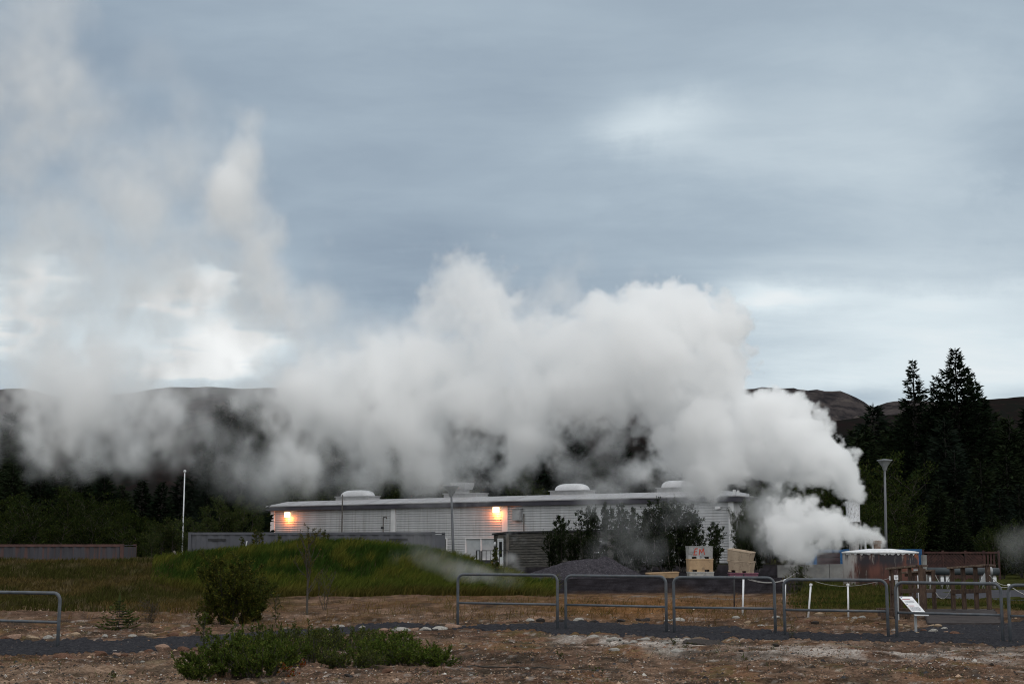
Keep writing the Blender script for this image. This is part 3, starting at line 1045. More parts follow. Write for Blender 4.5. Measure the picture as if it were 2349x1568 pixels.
def container(name, px0, px1, y0, y1, pytop, hgt, wall, rail, label, pitch=0.28):
    a, b = P(px0, 1260, y0), P(px1, 1260, y1)
    zt_ = 0.5 * (P(px0, pytop[0], y0).z + P(px1, pytop[1], y1).z)
    L_ = math.hypot(b.x - a.x, b.y - a.y)
    z0 = zt_ - hgt
    r = empty(name, (a.x, a.y, z0), math.atan2(b.y - a.y, b.x - a.x), label, 'container')
    mb = MB()
    n = int((L_ - 0.3) / pitch)
    xs = []
    for i in range(n):
        x = 0.15 + (L_ - 0.3) * i / n
        p_ = (L_ - 0.3) / n
        xs += [(x, 0.045), (x + p_ * 0.32, 0.045), (x + p_ * 0.5, 0.01), (x + p_ * 0.82, 0.01)]
    xs.append((L_ - 0.15, 0.045))
    vs = [(x, y, 0.15) for x, y in xs] + [(x, y, hgt - 0.12) for x, y in xs]
    k = len(xs)
    mb.add(vs, [(i, i + 1, k + i + 1, k + i) for i in range(k - 1)])
    mb.build('side_wall', wall, r)
    MB().box(0.05, L_ - .05, 2.38, 2.43, 0.15, hgt - .12).box(0.0, 0.05, 0.15, 2.30, 0.15, hgt - .12).box(L_ - .05, L_, 0.15, 2.30, .15, hgt - .12).box(0.0, L_, 0.05, 2.42, hgt - 0.06, hgt - 0.03).build('end_wall', wall, r)
    MB().box(0.15, L_ - .15, -0.01, 0.08, hgt - 0.12, hgt).build('top_rail', rail, r)
    MB().box(0.15, L_ - .15, -0.01, 0.08, 0, 0.15).build('bottom_rail', rail, r)
    for x in (0.0, L_ - 0.15):
        MB().box(x, x + .15, -0.02, 0.15, 0, hgt + 0.01).build('corner_post', rail, r)
        MB().box(x, x + .15, 2.3, 2.44, 0, hgt + .01).build('corner_post', rail, r)
    return r, L_


cg, cl = container('shipping_container', 431, 997, 69.5, 67.6, (1223.5, 1216.0), 2.6, MT['greycont'], MT['greycont'], 'long grey shipping container behind the grassy mound', 0.56)
for x in (1.0, cl - 2.2):
    MB().box(x, x + 0.9, -0.004, 0.02, 2.18, 2.30).build('plate', MT['black'], cg)
cr2, cl2 = container('shipping_container', -125, 283, 69.0, 69.0, (1249, 1246), 2.5, MT['redcont'], MT['redrail'], 'rust streaked grey container with red rails behind the dry field', 0.40)

# blue container with dark boarded doors, behind the rusty tank
bc = P(1868, 1307, 84.0)
bc.z = hz(bc.x, bc.y)
bx = P(2117, 1307, 84.0)
BLN = bx.x - bc.x
bh = P(1900, 1259.5, 84).z - bc.z
blue = empty('shipping_container', bc, 0, 'blue container with dark slatted doors behind the rusty tank', 'container')
dw = (1928 - 1868) / 3297.0 * 84
MB().box(0, 0.16, -0.05, 0.1, 0, bh).build('door_post', MT['blue'], blue)
MB().box(dw, dw + .2, -0.05, 0.1, 0, bh).build('door_post', MT['blue'], blue)
MB().box(0.16, dw, -0.06, 0.1, bh - 0.16, bh).build('top_rail', MT['blue'], blue)
nsl = 5
for i in range(nsl):
    z0 = 0.02 + (bh - 0.2) * i / nsl
    MB().box(0.16, dw, -0.02, 0.05, z0, z0 + (bh - 0.2) / nsl - 0.03).build('slat', MT['maroon'], blue)
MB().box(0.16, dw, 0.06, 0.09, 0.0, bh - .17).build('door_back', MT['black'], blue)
xs = []
mb = MB()
n = 16
for i in range(n):
    x = dw + 0.2 + (BLN - dw - 0.3) * i / n
    q = (BLN - dw - 0.3) / n
    xs += [(x, 0.04), (x + q * .35, 0.04), (x + q * .5, 0.0), (x + q * .85, 0.0)]
k = len(xs)
mb.add([(x, y, 0.12) for x, y in xs] + [(x, y, bh - .1) for x, y in xs], [(i, i + 1, k + i + 1, k + i) for i in range(k - 1)])
mb.build('side_wall', MT['blue'], blue)
MB().box(dw + .2, BLN, -0.01, 0.08, bh - .1, bh + .02).box(dw + .2, BLN, -0.01, 0.08, 0, 0.12).build('side_rail', MT['blue'], blue)
MB().box(BLN - .12, BLN, -0.02, 0.1, .12, bh - .1).build('corner_post', MT['blue'], blue)
for i in range(4):
    MB().box(BLN - 0.6, BLN - 0.14, -0.03, 0.0, 0.3 + i * (bh - .5) / 4, 0.36 + i * (bh - .5) / 4).build('hinge_bar', MT['blue'], blue)
MB().box(0.0, BLN, 0.1, 2.4, 0.02, bh - .01).build('hull', MT['blue'], blue)

# low concrete wall
wa = P(1785, 1335, 70.0)
wa.z = 0
MBW = MB()
wl = (1945 - 1785) / 3297.0 * 70
wh0, wh1 = P(1790, 1308.5, 70).z, P(1930, 1305.5, 70).z
cw = empty('concrete_wall', (wa.x, 70.0, hz(wa.x, 70)), 0, 'low grey concrete wall left of the rusty tank', 'wall')
prev = 0
for f0, f1 in ((0, .38), (.38, .74), (.74, 1.0)):
    za, zb = wh0 + (wh1 - wh0) * f0, wh0 + (wh1 - wh0) * f1
    x0_, x1_ = wl * f0 + .01, wl * f1 - .01
    MB().add([(x0_, 0, -.1), (x1_, 0, -.1), (x1_, .25, -.1), (x0_, .25, -.1), (x0_, 0, za), (x1_, 0, zb), (x1_, .25, zb), (x0_, .25, za)],
             [(3, 2, 1, 0), (4, 5, 6, 7), (0, 1, 5, 4), (1, 2, 6, 5), (2, 3, 7, 6), (3, 0, 4, 7)]).build('wall_section', MT['concrete'], cw)

# ------------------------------------------------------------------ rusty tank
tk = P(2021.5, 1340, 62.0)
tk.z = hz(tk.x, tk.y)
tr = (2106 - 1937) / 2 / 3297.0 * 62
th = P(2020, 1266, 62 - tr).z - tk.z
tank = empty('steam_tank', tk, 0, 'round rusty steel tank with white crusted lid, streaked white on one side', 'tank')
MB().lathe([(tr * .99, -0.1), (tr, 0.0), (tr, th - .05), (tr * 0.985, th - .05)], 64).build('tank_wall', MT['rust'], tank, smooth=True)
MB().lathe([(tr * .985, th - .05), (tr * 1.015, th - .05), (tr * 1.02, th + .015), (tr * .9, th + .045), (tr * 0.5, th + .115), (tr * 0.30, th + .15), (0.0, th + .155)], 64).build('lid', MT['lime'], tank, smooth=True)
# lime crust dripping from the rim
dp = MB()
for i in range(26):
    a = math.pi + random.uniform(0.1, math.pi - 0.1)
    w_, l_ = random.uniform(0.05, 0.14), random.uniform(0.02, 0.08)
    ca, sa = math.cos(a), math.sin(a)
    tx, ty = -sa, ca
    r0, r1 = tr + .002, tr + .025
    z1_ = th - .05
    vs = [(ca * r1 - tx * w_, sa * r1 - ty * w_, z1_), (ca * r1 + tx * w_, sa * r1 + ty * w_, z1_), (ca * r0 + tx * w_ * .3, sa * r0 + ty * w_ * .3, z1_ - l_), (ca * r0 - tx * w_ * .3, sa * r0 - ty * w_ * .3, z1_ - l_),
          (ca * (r0 - .02), sa * (r0 - .02), z1_), ]
    dp.add(vs, [(0, 3, 2, 1), (0, 4, 3), (1, 2, 4)])
dp.build('crust', MT['lime'], tank)['kind'] = 'stuff'

# chimney pipe and side outlet behind the tank
cp = P(1962, 1330, 72.0)
cp.z = hz(cp.x, cp.y)
ch = empty('steam_stack', cp, 0, 'white streaked steel chimney pipe pouring steam behind the rusty tank', 'chimney')
m72 = 72 / 3297.0
z_top, z_mid, = P(1960, 1150, 72).z - cp.z, P(1960, 1196.5, 72).z - cp.z
MB().lathe([(11 * m72, 0), (11 * m72, z_mid + .05)], 24).build('lower_pipe', MT['stackgrey'], ch, smooth=True)
MB().lathe([(11 * m72, z_mid), (15.2 * m72, z_mid), (16.2 * m72, z_top - .05), (17 * m72, z_top - .05), (17 * m72, z_top), (14.6 * m72, z_top), (14.6 * m72, z_top - .6)], 28).build('upper_sleeve', MT['stackwhite'], ch, smooth=False)
MB().tube([(15.5 * m72, -.05, z_mid + .1), (15.5 * m72, -.05, 0.0)], 0.05, 6).build('drain_pipe', MT['stackgrey'], ch)
MB().tube([(26 * m72, 0, 0), (26 * m72, 0, P(1980, 1240, 72).z - cp.z)], 0.05, 6).build('thin_pipe', MT['white'], ch)
op = P(2015, 1330, 70.0)
op.z = hz(op.x, op.y)
m70 = 70 / 3297.
ot = empty('steam_outlet', op, 0, 'short rusty outlet pipe puffing steam just above the tank lid', 'pipe')
zo = P(2020, 1239, 70).z - op.z
MB().lathe([(0.17, 0), (0.17, zo - .14), (0.22, zo - .14), (0.22, zo), (0.15, zo), (0.15, zo - .3)], 18).build('pipe', MT['rustpipe'], ot, smooth=False)
MB().tube([(-10 * m70, 0, 0), (-10 * m70, 0, zo + .1)], 0.045, 6).build('thin_pipe', MT['white'], ot)

# ------------------------------------------------------------------ brown board fence, right
fa = P(2119, 1300, 78.0)
fa.z = hz(fa.x, fa.y)
fL = (2292 - 2119) / 3297.0 * 78
fh = P(2150, 1263.5, 78).z - fa.z
fh = min(fh, 1.9)
fence = empty('board_fence', fa, 0, 'dark reddish brown fence of slanted boards behind the footbridge', 'fence')
bays = [0, .26, .56, .80, 1.0]
for i, b in enumerate(bays):
    x = fL * b
    MB().box(x - .05, x + .05, -0.04, 0.06, -0.1, fh + (.10 if i == 0 else .04)).build('post', MT['fencewood'], fence)
MB().box(0.05, fL - .05, -0.072, -0.042, fh - .12, fh - 0.02).build('top_rail', MT['fencewood'], fence)
for bi in range(4):
    xa, xb = fL * bays[bi] + .05, fL * bays[bi + 1] - .05
    sl = [1, -1, -1, 0][bi]
    hgt = fh - .14
    step = 0.17
    c0 = xa - (hgt if sl else 0)
    while c0 < xb + (hgt if sl else 0):
        # a slanted board from bottom to top clipped to its bay
        if sl == 0:
            p0, p1 = (c0, 0.05), (c0, hgt)
            ok_ = xa <= c0 <= xb - .1
        else:
            u0, u1 = 0.0, hgt - .05
            xbeg = c0 if sl > 0 else c0 + 0.0
            dx = sl * 1.0
            pts_ = []
            ts = sorted([(xa - xbeg) / dx, (xb - xbeg) / dx])
            t0_, t1_ = max(0, ts[0]), min(hgt - .05, ts[1])
            ok_ = t1_ - t0_ > 0.12
            p0, p1 = (xbeg + dx * t0_, 0.05 + t0_), (xbeg + dx * t1_, 0.05 + t1_)
        if ok_:
            MB().beam((p0[0], 0.0, p0[1]), (p1[0], 0.0, p1[1]), 0.105, 0.025, up=(0, 1, 0.001)).build('board', MT['fencewood'], fence)
        c0 += step
# backing frame rail
MB().box(0.05, fL - .05, 0.03, 0.06, 0.3, 0.38).build('back_rail', MT['fencewood'], fence)

# ------------------------------------------------------------------ lamp posts, white pole, mast


def lamp_post(px, pybase, y, pytop, label, lean=0.0):
    b = P(px, pybase, y)
    b.z = hz(b.x, b.y)
    top = P(px + lean, pytop, y)
    r = empty('street_lamp', b, 0, label, 'street lamp')
    hh = top.z - b.z
    dx = top.x - b.x
    MB().tube([(0, 0, -.1), (dx * .5, 0, hh * .5), (dx * .93, 0, hh - .55)], [0.085, 0.07, 0.055], 12).build('pole', MT['pole'], r, smooth=True)
    hd = MB().lathe([(0.055, -.60), (0.10, -.56), (0.14, -.40), (0.36, -.10), (0.40, -.07)], 20, (dx, 0, hh)).build('lamp_shade', MT['lampglass'], r, smooth=True)
    MB().lathe([(0.41, -.075), (0.40, -.03), (0.12, 0.01), (0.0, 0.02)], 20, (dx, 0, hh)).build('cap', MT['pole'], hd, smooth=True)
    return r


lamp_post(1042, 1285, 76.0, 1113, 'grey street lamp standing behind the mound in front of the white building', -7)
lamp_post(2033, 1300, 76.0, 1053, 'tall grey street lamp standing behind the rusty tank', -4)
wp = GP(417, 0, 92.0)
fp = empty('white_pole', wp, 0, 'thin white pole with ball tip in front of the left trees', 'pole')
zt_ = P(416, 1078, 92).z - wp.z
MB().tube([(0, 0, 0), (0, 0, zt_ - .1)], [0.045, 0.035], 8).build('shaft', MT['white'], fp, smooth=True)
MB().lathe([(0, -.12), (.07, -.08), (.10, 0), (.07, .05), (0, .09)], 10, (0, 0, zt_ - .05)).build('ball_tip', MT['white'], fp, smooth=True)
for px, pyt, y, rad, lab in ((783, 1134, 84.0, .05, 'tall thin brown mast rising behind the grey container'), (878, 1190, 84.0, .045, 'short thin pipe with valve behind the grey container')):
    b = GP(px, 0, y)
    r = empty('thin_mast', b, 0, lab, 'mast')
    hh = P(px, pyt, y).z - b.z
    MB().tube([(0, 0, 0), (0, 0, hh)], [rad, rad * .7], 7).build('shaft', MT['shedtrim'], r)
    if px > 800:
        MB().lathe([(0, -.08), (.09, -.05), (.09, .05), (0, .08)], 8, (-.05, 0, hh - .5)).build('valve', MT['black'], r)
        MB().tube([(0, 0, hh), (0.02, 0, hh + .12), (.16, 0, hh + .14), (.2, 0, hh + .02)], .04, 6).build('bend', MT['shedtrim'], r)

# ------------------------------------------------------------------ dark gravel pile
gp = P(1345, 1325, 69.5)
gp.z = 0
nx, ny = 110, 70
ux, uy = np.meshgrid(np.linspace(-4.9, 5.0, nx), np.linspace(-3.6, 3.6, ny), indexing='ij')
m69 = 69.5 / 3297.0
pk = np.interp(ux, [(a - 1345) * m69 for a in (1150, 1200, 1262, 1305, 1340, 1365, 1388, 1410, 1440, 1490, 1530)],
               [max(0.0, P(1345, b, 69.5).z) for b in (1345, 1322, 1296, 1281, 1279, 1278, 1273.5, 1280, 1297, 1324, 1345)])
zz = np.maximum(0, pk - np.abs(uy) * 0.62 - 0.0) + (fbm(ux + 50, uy, 1.1, 4, 61) - .5) * 0.20 * sstep(0, .5, pk)
zz = zz * sstep(0.0, .25, pk - np.abs(uy) * .5 + .1) - 0.02 + (fbm(ux, uy + 9, 9, 3, 62) - .5) * 0.04
V = np.stack([ux + gp.x, uy + 69.5, zz], -1)
pile = grid_mesh('gravel_pile', V, nx, ny, MT['pilegravel'])
tag(pile, 'heap of dark grey gravel in front of the wooden shed', 'gravel heap')

# ------------------------------------------------------------------ tubular barriers


def barrier(lf, rf, htpx, label, bar=0.455):
    a, b = G(*lf), G(*rf)
    a.z, b.z = hz(a.x, a.y), hz(b.x, b.y)
    L_ = math.hypot(b.x - a.x, b.y - a.y)
    r = empty('tube_barrier', a, math.atan2(b.y - a.y, b.x - a.x), label, 'barrier', 'tube barriers along the gravel path')
    h = htpx * a.y / 3297.0
    dz = b.z - a.z
    rc = 0.13
    pts = [(0, 0, -.15), (0, 0, h * .5), (0, 0, h - rc)]
    for i in range(1, 6):
        t_ = i / 6 * math.pi / 2
        pts.append((rc - rc * math.cos(t_), 0, h - rc + rc * math.sin(t_)))
    pts += [(rc, 0, h), (L_ * .5, 0, h + dz * .5), (L_ - rc, 0, h + dz)]
    for i in range(1, 6):
        t_ = i / 6 * math.pi / 2
        pts.append((L_ - rc + rc * math.sin(t_), 0, h + dz - rc + rc * math.cos(t_)))
    pts += [(L_, 0, h + dz - rc), (L_, 0, (h + dz) * .5), (L_, 0, dz - .15)]
    MB().tube(pts, 0.029, 12).build('hoop_frame', MT['galv'], r, smooth=True)
    MB().tube([(0.027, 0, h * bar), (L_ - .027, 0, h * bar + dz)], 0.024, 10).build('cross_rail', MT['galv'], r, smooth=True)
    r.rotation_euler[0] = rnb.uniform(-.018, .018)
    return r


rnb = random.Random(3)
barrier((-150, 1472), (132, 1482), 114, 'grey tube barrier beside the path, cut by the picture edge, apart from the others')
barrier((1050, 1437), (1279, 1442), 118, 'first grey tube barrier of the row, next to the white edging stones')
barrier((1298, 1442), (1529, 1449), 120, 'grey tube barrier in front of the dark gravel heap foot and dry orange grass')
barrier((1547, 1450), (1779, 1454), 124, 'grey tube barrier in front of the stacked tan tubs')
barrier((1801, 1456), (2038, 1461), 125, 'grey tube barrier in front of the lawn and thin white stakes')
barrier((2058, 1462), (2301, 1470), 124, 'grey tube barrier in front of the footbridge, with the info sign')
barrier((2318, 1471), (2560, 1478), 127, 'last grey tube barrier of the row, past the footbridge')

# ------------------------------------------------------------------ fish tubs


def tub(name, loc, w, d, h, m, label, rz=0.0, tilt=(0, 0), slots=True, taper=0.022, group='plastic fish tubs on the gravel'):
    r = empty(name, loc, rz, label, 'tub', group)
    r.rotation_euler = (tilt[0], tilt[1], rz)
    zb = 0.10 if slots else 0.0
    tw = 0.05
    mb = MB()
    x0, y0 = w / 2 - taper, d / 2 - taper
    x1, y1 = w / 2, d / 2
    def ring(x, y, z):
        c = 0.05
        return [(-x + c, -y, z), (x - c, -y, z), (x, -y + c, z), (x, y - c, z), (x - c, y, z), (-x + c, y, z), (-x, y - c, z), (-x, -y + c, z)]
    rings = [ring(x0, y0, zb), ring(x0 + (x1 - x0) * .9, y0 + (y1 - y0) * .9, h - .05), ring(x1 + .012, y1 + .012, h - .05), ring(x1 + .012, y1 + .012, h),
             ring(x1 - tw, y1 - tw, h), ring(x0 - tw, y0 - tw, zb + .07)]
    vs = [q for g_ in rings for q in g_]
    fs = [tuple(range(7, -1, -1))]
    for k_ in range(len(rings) - 1):
        for j in range(8):
            fs.append((k_ * 8 + j, k_ * 8 + (j + 1) % 8, (k_ + 1) * 8 + (j + 1) % 8, (k_ + 1) * 8 + j))
    fs.append(tuple(range((len(rings) - 1) * 8, len(rings) * 8)))
    mb.add(vs, fs)
    mb.build('body', m, r, bevel=0.008)
    if slots:
        wb = w / 2 - taper
        for a, b in ((-wb, -wb * .72), (-wb * .34, wb * .30), (wb * .68, wb)):
            MB().box(a, b, -d / 2 + taper + .004, d / 2 - taper - .004, 0, zb).build('foot', m, r)
    return r


T = 69.0
mT = T / 3297.0


def tubz(py):
    return P(1605, py, T).z


zb_ = hz(P(1605, 1300, T).x, T)
xs_ = P(1605, 1300, T).x
w_ = 57 * mT
tub('fish_tub', (xs_ + .02, T, zb_ - .06), w_, 1.05, tubz(1310) - zb_ + .06, MT['whitetub'], 'pale grey tub at the bottom of the stack marked with red letters', slots=False)
tub('fish_tub', (xs_, T, tubz(1310)), w_, 1.05, tubz(1280.5) - tubz(1310), MT['tan'], 'tan tub in the middle of the stack marked with red letters')
em = tub('fish_tub', (xs_ - .01, T, tubz(1280.5)), w_, 1.05, tubz(1252) - tubz(1280.5), MT['greytub'], 'grey tub with red painted letters EM on top of its stack')
# EM painted on the face
EH = tubz(1252) - tubz(1280.5)
strk = {'E': [[(0.34, .93), (0.12, .90)], [(0.13, .90), (0.02, .10)], [(0.10, .52), (0.27, .55)], [(-.02, .10), (.29, .13)]],
        'M': [[(.44, .06), (.50, .88)], [(.50, .88), (.64, .36)], [(.64, .36), (.78, .93)], [(.78, .93), (.87, .12)]]}
for ch_, sl in strk.items():
    mb = MB()
    for si, ((ax, az_), (bx_, bz_)) in enumerate(sl):
        f = lambda u, v: (-w_ / 2 + w_ * (0.22 + u * 0.50), 0, 0.14 + (EH - .22) * (0.02 + .96 * v))
        A, B = f(ax, az_), f(bx_, bz_)
        dx, dz = B[0] - A[0], B[2] - A[2]
        ln = math.hypot(dx, dz)
        nx_, nz_ = -dz / ln * .021, dx / ln * .021
        yA = -1.05 / 2 + .022 - (A[2] - .1) / (EH - .15) * .020 - .005 - si * .001
        yB = -1.05 / 2 + .022 - (B[2] - .1) / (EH - .15) * .020 - .005 - si * .001
        mb.add([(A[0] - nx_, yA, A[2] - nz_), (B[0] - nx_, yB, B[2] - nz_), (B[0] + nx_, yB, B[2] + nz_), (A[0] + nx_, yA, A[2] + nz_)], [(0, 1, 2, 3)])
    mb.build('painted_letter', MT['redpaint'], em)
# leaning stack to the right
T2 = 70.0
sx = P(1699, 1300, T2)
z1 = P(1699, 1313, T2).z
w2 = 1.10
tub('fish_tub', (sx.x + .1, T2, hz(sx.x, T2) - .05), 1.42, 1.1, z1 + .05 - hz(sx.x, T2), MT['pinktub'], 'faded pink tub under the leaning stack of tan tubs', R(-6), slots=False)
tub('fish_tub', (sx.x + .03, T2 + .05, z1 + .02), 1.16, .95, P(1, 1286, T2).z - z1, MT['cream'], 'lower tan tub of the leaning stack, on a pink tub', R(-24), (R(1), R(4)), taper=.05)
tub('fish_tub', (sx.x - .02, T2 + .02, P(1, 1287, T2).z - 0.06), 1.18, .98, P(1, 1261, T2).z - P(1, 1287, T2).z + .06, MT['cream'], 'tilted tan tub on top of the leaning stack', R(-24), (R(2), R(9)), taper=.05)
lt = P(1519, 1300, T)
tub('fish_tub', (lt.x, T, hz(lt.x, T) - .06), 72 * mT, 1.0, tubz(1311.5) - hz(lt.x, T) + .06, MT['tan'], 'single low tan tub at the foot of the dark gravel heap', R(2), (0, R(-2.2)), slots=False, taper=.05)

# ------------------------------------------------------------------ white stakes and rope


def stake(px, pyb, pyt, lean, m, rad, label, name='rope_stake', cap=True):
    b = G(px, pyb)
    b.z = hz(b.x, b.y)
    r = empty(name, b, 0, label, 'stake', 'thin stakes holding the rope')
    tp = P(px + lean, pyt, b.y)
    MB().tube([(0, 0, -.1), (tp.x - b.x, 0, tp.z - b.z)], rad, 8).build('shaft', m, r, smooth=True)
    if cap:
        MB().lathe([(0, -.03), (rad * 1.7, -.02), (rad * 1.7, .02), (0, .03)], 8, (tp.x - b.x, 0, tp.z - b.z)).build('cap', m, r)
    return tp


s1 = stake(1703, 1409, 1324, 2.5, MT['white'], .024, 'thin white stake tied with rope, in front of the leaning tan tubs')
s1b = P(1706, 1316, s1.y)
MB().tube([s1, s1b], .02, 6).build('stake_tip', MT['black'])
tag(col.objects[-1], 'black tip piece tied on top of the white stake in front of the leaning tubs', 'stake tip')
s0 = stake(1684, 1392, 1318, 0, MT['black'], .018, 'thin black stake just beside the white rope stake', cap=False)
s2 = stake(1853, 1415, 1340, 7, MT['white'], .022, 'leaning white stake on the lawn edge without rope')
s3 = stake(1946, 1414, 1340, -1, MT['white'], .022, 'upright white stake in front of the rusty tank')
s4 = stake(1827, 1358, 1308, 1, MT['black'], .04, 'dark iron stake left of the rusty tank holding the rope', cap=False)
s5 = stake(1799, 1450, 1331, 2, MT['white'], .020, 'white stake close behind a barrier leg')
s6 = stake(2317, 1424, 1341, -3, MT['white'], .022, 'white rope stake to the right of the footbridge')


def rope(a, b, sag, label, rad=0.0075, n=14):
    a, b = Vector(a), Vector(b)
    pts = []
    for i in range(n + 1):
        f = i / n
        p = a.lerp(b, f)
        p.z -= sag * 4 * f * (1 - f)
        pts.append(p - a)
    o = MB().tube(pts, rad, 6).build('rope', MT['rope'], None, smooth=True)
    o.location = a
    tag(o, label, 'rope')
    return o


# ------------------------------------------------------------------ footbridge
BY = 33.0


def bp(cx_, cy_):
    """corner-picture coordinates (detail crop) to photograph coordinates"""
    return (2150 + cx_ * 0.15304) * 0.9396, (1320 + cy_ * 0.15304) * 0.9396


fbp = P(*bp(1250, 1085), 33.4)
bridge = empty('footbridge', (fbp.x, 33.4, hz(fbp.x, 33.4)), 0, 'brown wooden footbridge with post railings and planked ramp', 'footbridge')
bo = Vector(bridge.location)


def L(cx_, cy_, y):
    return P(*bp(cx_, cy_), y) - bo


def post(cx_, w, top, bot, y, name='post', m='bridgewood'):
    a, b = L(cx_, bot, y), L(cx_ - (3 if top < bot else 0), top, y)
    ww = w / 709.0 * y / 32.0
    MB().box(a.x - ww / 2, a.x + ww / 2, a.y - ww / 2, a.y + ww / 2, a.z, b.z).build(name, MT[m], bridge, bevel=0.006)


# left railing: big end post, then posts going back
post(664, 64, 392, 1180, 33.0)
post(716, 46, 440, 1085, 33.9)
post(490, 50, 415, 1150, 33.7)
post(332, 52, 432, 1130, 34.3)
post(196, 62, 448, 1130, 34.9)
post(552, 40, 500, 1100, 35.6)
post(862, 56, 460, 1085, 34.6)
# right railing
post(1738, 66, 378, 1090, 33.0)
post(1538, 60, 405, 1085, 33.4)
post(1338, 60, 420, 1085, 33.8)
post(1165, 62, 440, 1085, 34.2)


def rail(c0, c1, y0, y1, w, h, m, name):
    MB().beam(L(*c0, y0), L(*c1, y1), w, h).build(name, MT[m], bridge, bevel=0.006)


rail((118, 442), (625, 395), 34.9, 33.0, 0.14, 0.045, 'railwood', 'hand_rail')
rail((612, 392), (708, 394), 32.96, 33.5, 0.15, 0.042, 'bridgewood', 'end_cap')
rail((1088, 430), (1688, 384), 34.2, 33.0, 0.14, 0.045, 'railwood', 'hand_rail')
rail((1680, 382), (1788, 390), 32.96, 33.5, 0.15, 0.042, 'bridgewood', 'end_cap')
rail((350, 505), (835, 470), 35.8, 34.6, 0.12, 0.04, 'railwood', 'hand_rail')
rail((178, 805), (636, 785), 34.9, 33.0, 0.04, 0.10, 'bridgewood', 'mid_rail')
rail((690, 800), (840, 790), 33.9, 34.6, 0.04, 0.08, 'bridgewood', 'mid_rail')
rail((1128, 808), (1705, 788), 34.2, 33.0, 0.04, 0.10, 'bridgewood', 'mid_rail')
rail((390, 545), (830, 500), 35.8, 34.7, 0.04, 0.06, 'bridgewood', 'mid_rail')
# side beam under the left railing
rail((-60, 1098), (700, 1098), 34.0, 33.4, 0.09, 0.09, 'bridgewood', 'side_beam')
rail((-40, 1150), (480, 1165), 34.0, 33.2, 0.05, 0.12, 'bridgewood', 'lower_beam')
for x_ in (40, 250, 430):
    post(x_, 60, 1120, 1240, 33.6, 'pile')
# planked ramp and deck
yb0, yb1 = 31.15, 34.6
npl = 17
for i in range(npl):
    f0, f1 = i / npl, (i + 1) / npl
    y0_, y1_ = yb0 + (yb1 - yb0) * f0, yb0 + (yb1 - yb0) * f1 - 0.012
    z0_ = 0.05 + 0.16 * f0
    xl = P(*bp(790 - 70 * f0, 1300), y0_).x - bo.x - .02
    xr = P(*bp(1945 - 110 * f0, 1300), y0_).x - bo.x + random.uniform(-.03, .03)
    pl = MB().add([(xl, y0_ - bo.y, z0_ - .04), (xr, y0_ - bo.y, z0_ - .04), (xr, y1_ - bo.y, z0_ - .035), (xl, y1_ - bo.y, z0_ - .035),
                   (xl, y0_ - bo.y, z0_), (xr, y0_ - bo.y, z0_), (xr, y1_ - bo.y, z0_ + .005), (xl, y1_ - bo.y, z0_ + .005)],
                  [(3, 2, 1, 0), (4, 5, 6, 7), (0, 1, 5, 4), (1, 2, 6, 5), (2, 3, 7, 6), (3, 0, 4, 7)])
    pl.build('plank', MT['deckwood'], bridge)

# ropes
rope(s1, P(1806, 1329, 36.0), .10, 'pale rope running right from the white stake by the leaning tubs')
rope(P(1684, 1320, s0.y), P(1703, 1326, s1.y), .03, 'short pale rope between the black stake and the white stake')
e4 = P(1827, 1311, s4.y)
rope(e4, L(145, 590, 34.9) + bo, .34, 'long pale rope in front of the rusty tank')
rope(P(1706, 1322, s1.y), e4, .25, 'pale rope in front of the low concrete wall', 0.009)
rope(L(862, 515, 34.6) + bo, L(1115, 520, 34.2) + bo, .26, 'upper rope loop across the gap in the footbridge railing', 0.008)
rope(L(850, 770, 34.6) + bo, L(1120, 770, 34.2) + bo, .22, 'lower rope loop across the gap in the footbridge railing', 0.010)
rope(L(1735, 538, 32.9) + bo, s6, .08, 'upper pale rope from the footbridge end post to the white stake')
rope(L(1735, 640, 32.9) + bo, s6 - Vector((0, 0, .04)), .06, 'lower pale rope from the footbridge end post to the white stake', 0.009)
rope(s6, P(2420, 1372, 31.5), .12, 'pale rope leaving the white stake towards the picture edge', 0.009)
# tags on the rope ends
tg = L(145, 590, 34.85) + bo
MB().box(-.016, .016, -.006, .006, -.05, .05).build('rope_tag', MT['white'])
col.objects[-1].location = tg
tag(col.objects[-1], 'small white tag at the end of the long rope, on the footbridge post', 'tag')
# white marker post with a card, left end of the bridge
wq = L(262, 900, 32.6) + bo
mk = empty('marker_post', (wq.x, wq.y, 0), 0, 'short white marker post with small card beside the left footbridge railing', 'marker post')
MB().box(-.028, .028, -.02, .02, 0, L(262, 575, 32.6).z + bo.z).build('shaft', MT['lampglass'], mk)
zc_ = L(245, 578, 32.6).z + bo.z
MB().box(-.06, .035, -.034, -.024, zc_ - .05, zc_ + .05).build('card', MT['white'], mk)
MB().box(-.04, .02, -.036, -.0345, zc_ + .005, zc_ + .015).box(-.04, .01, -.036, -.0345, zc_ - .02, zc_ - .012).build('print', MT['ink'], mk)
# little sign card and white post under the left rail, further back
c3_ = L(570, 472, 38.0) + bo
MB().box(-.075, .075, -.01, .01, -.04, .04).build('sign_card', MT['lampglass'])
o = col.objects[-1]
o.location = c3_
tag(o, 'small pale card seen under the left footbridge handrail', 'sign card')
w3 = L(606, 745, 37.9) + bo
MB().box(-.02, .02, -.02, .02, -w3.z, c3_.z - w3.z - .042).build('card_post', MT['white'])
o = col.objects[-1]
o.location = w3
tag(o, 'white stick behind the left footbridge posts', 'stick')

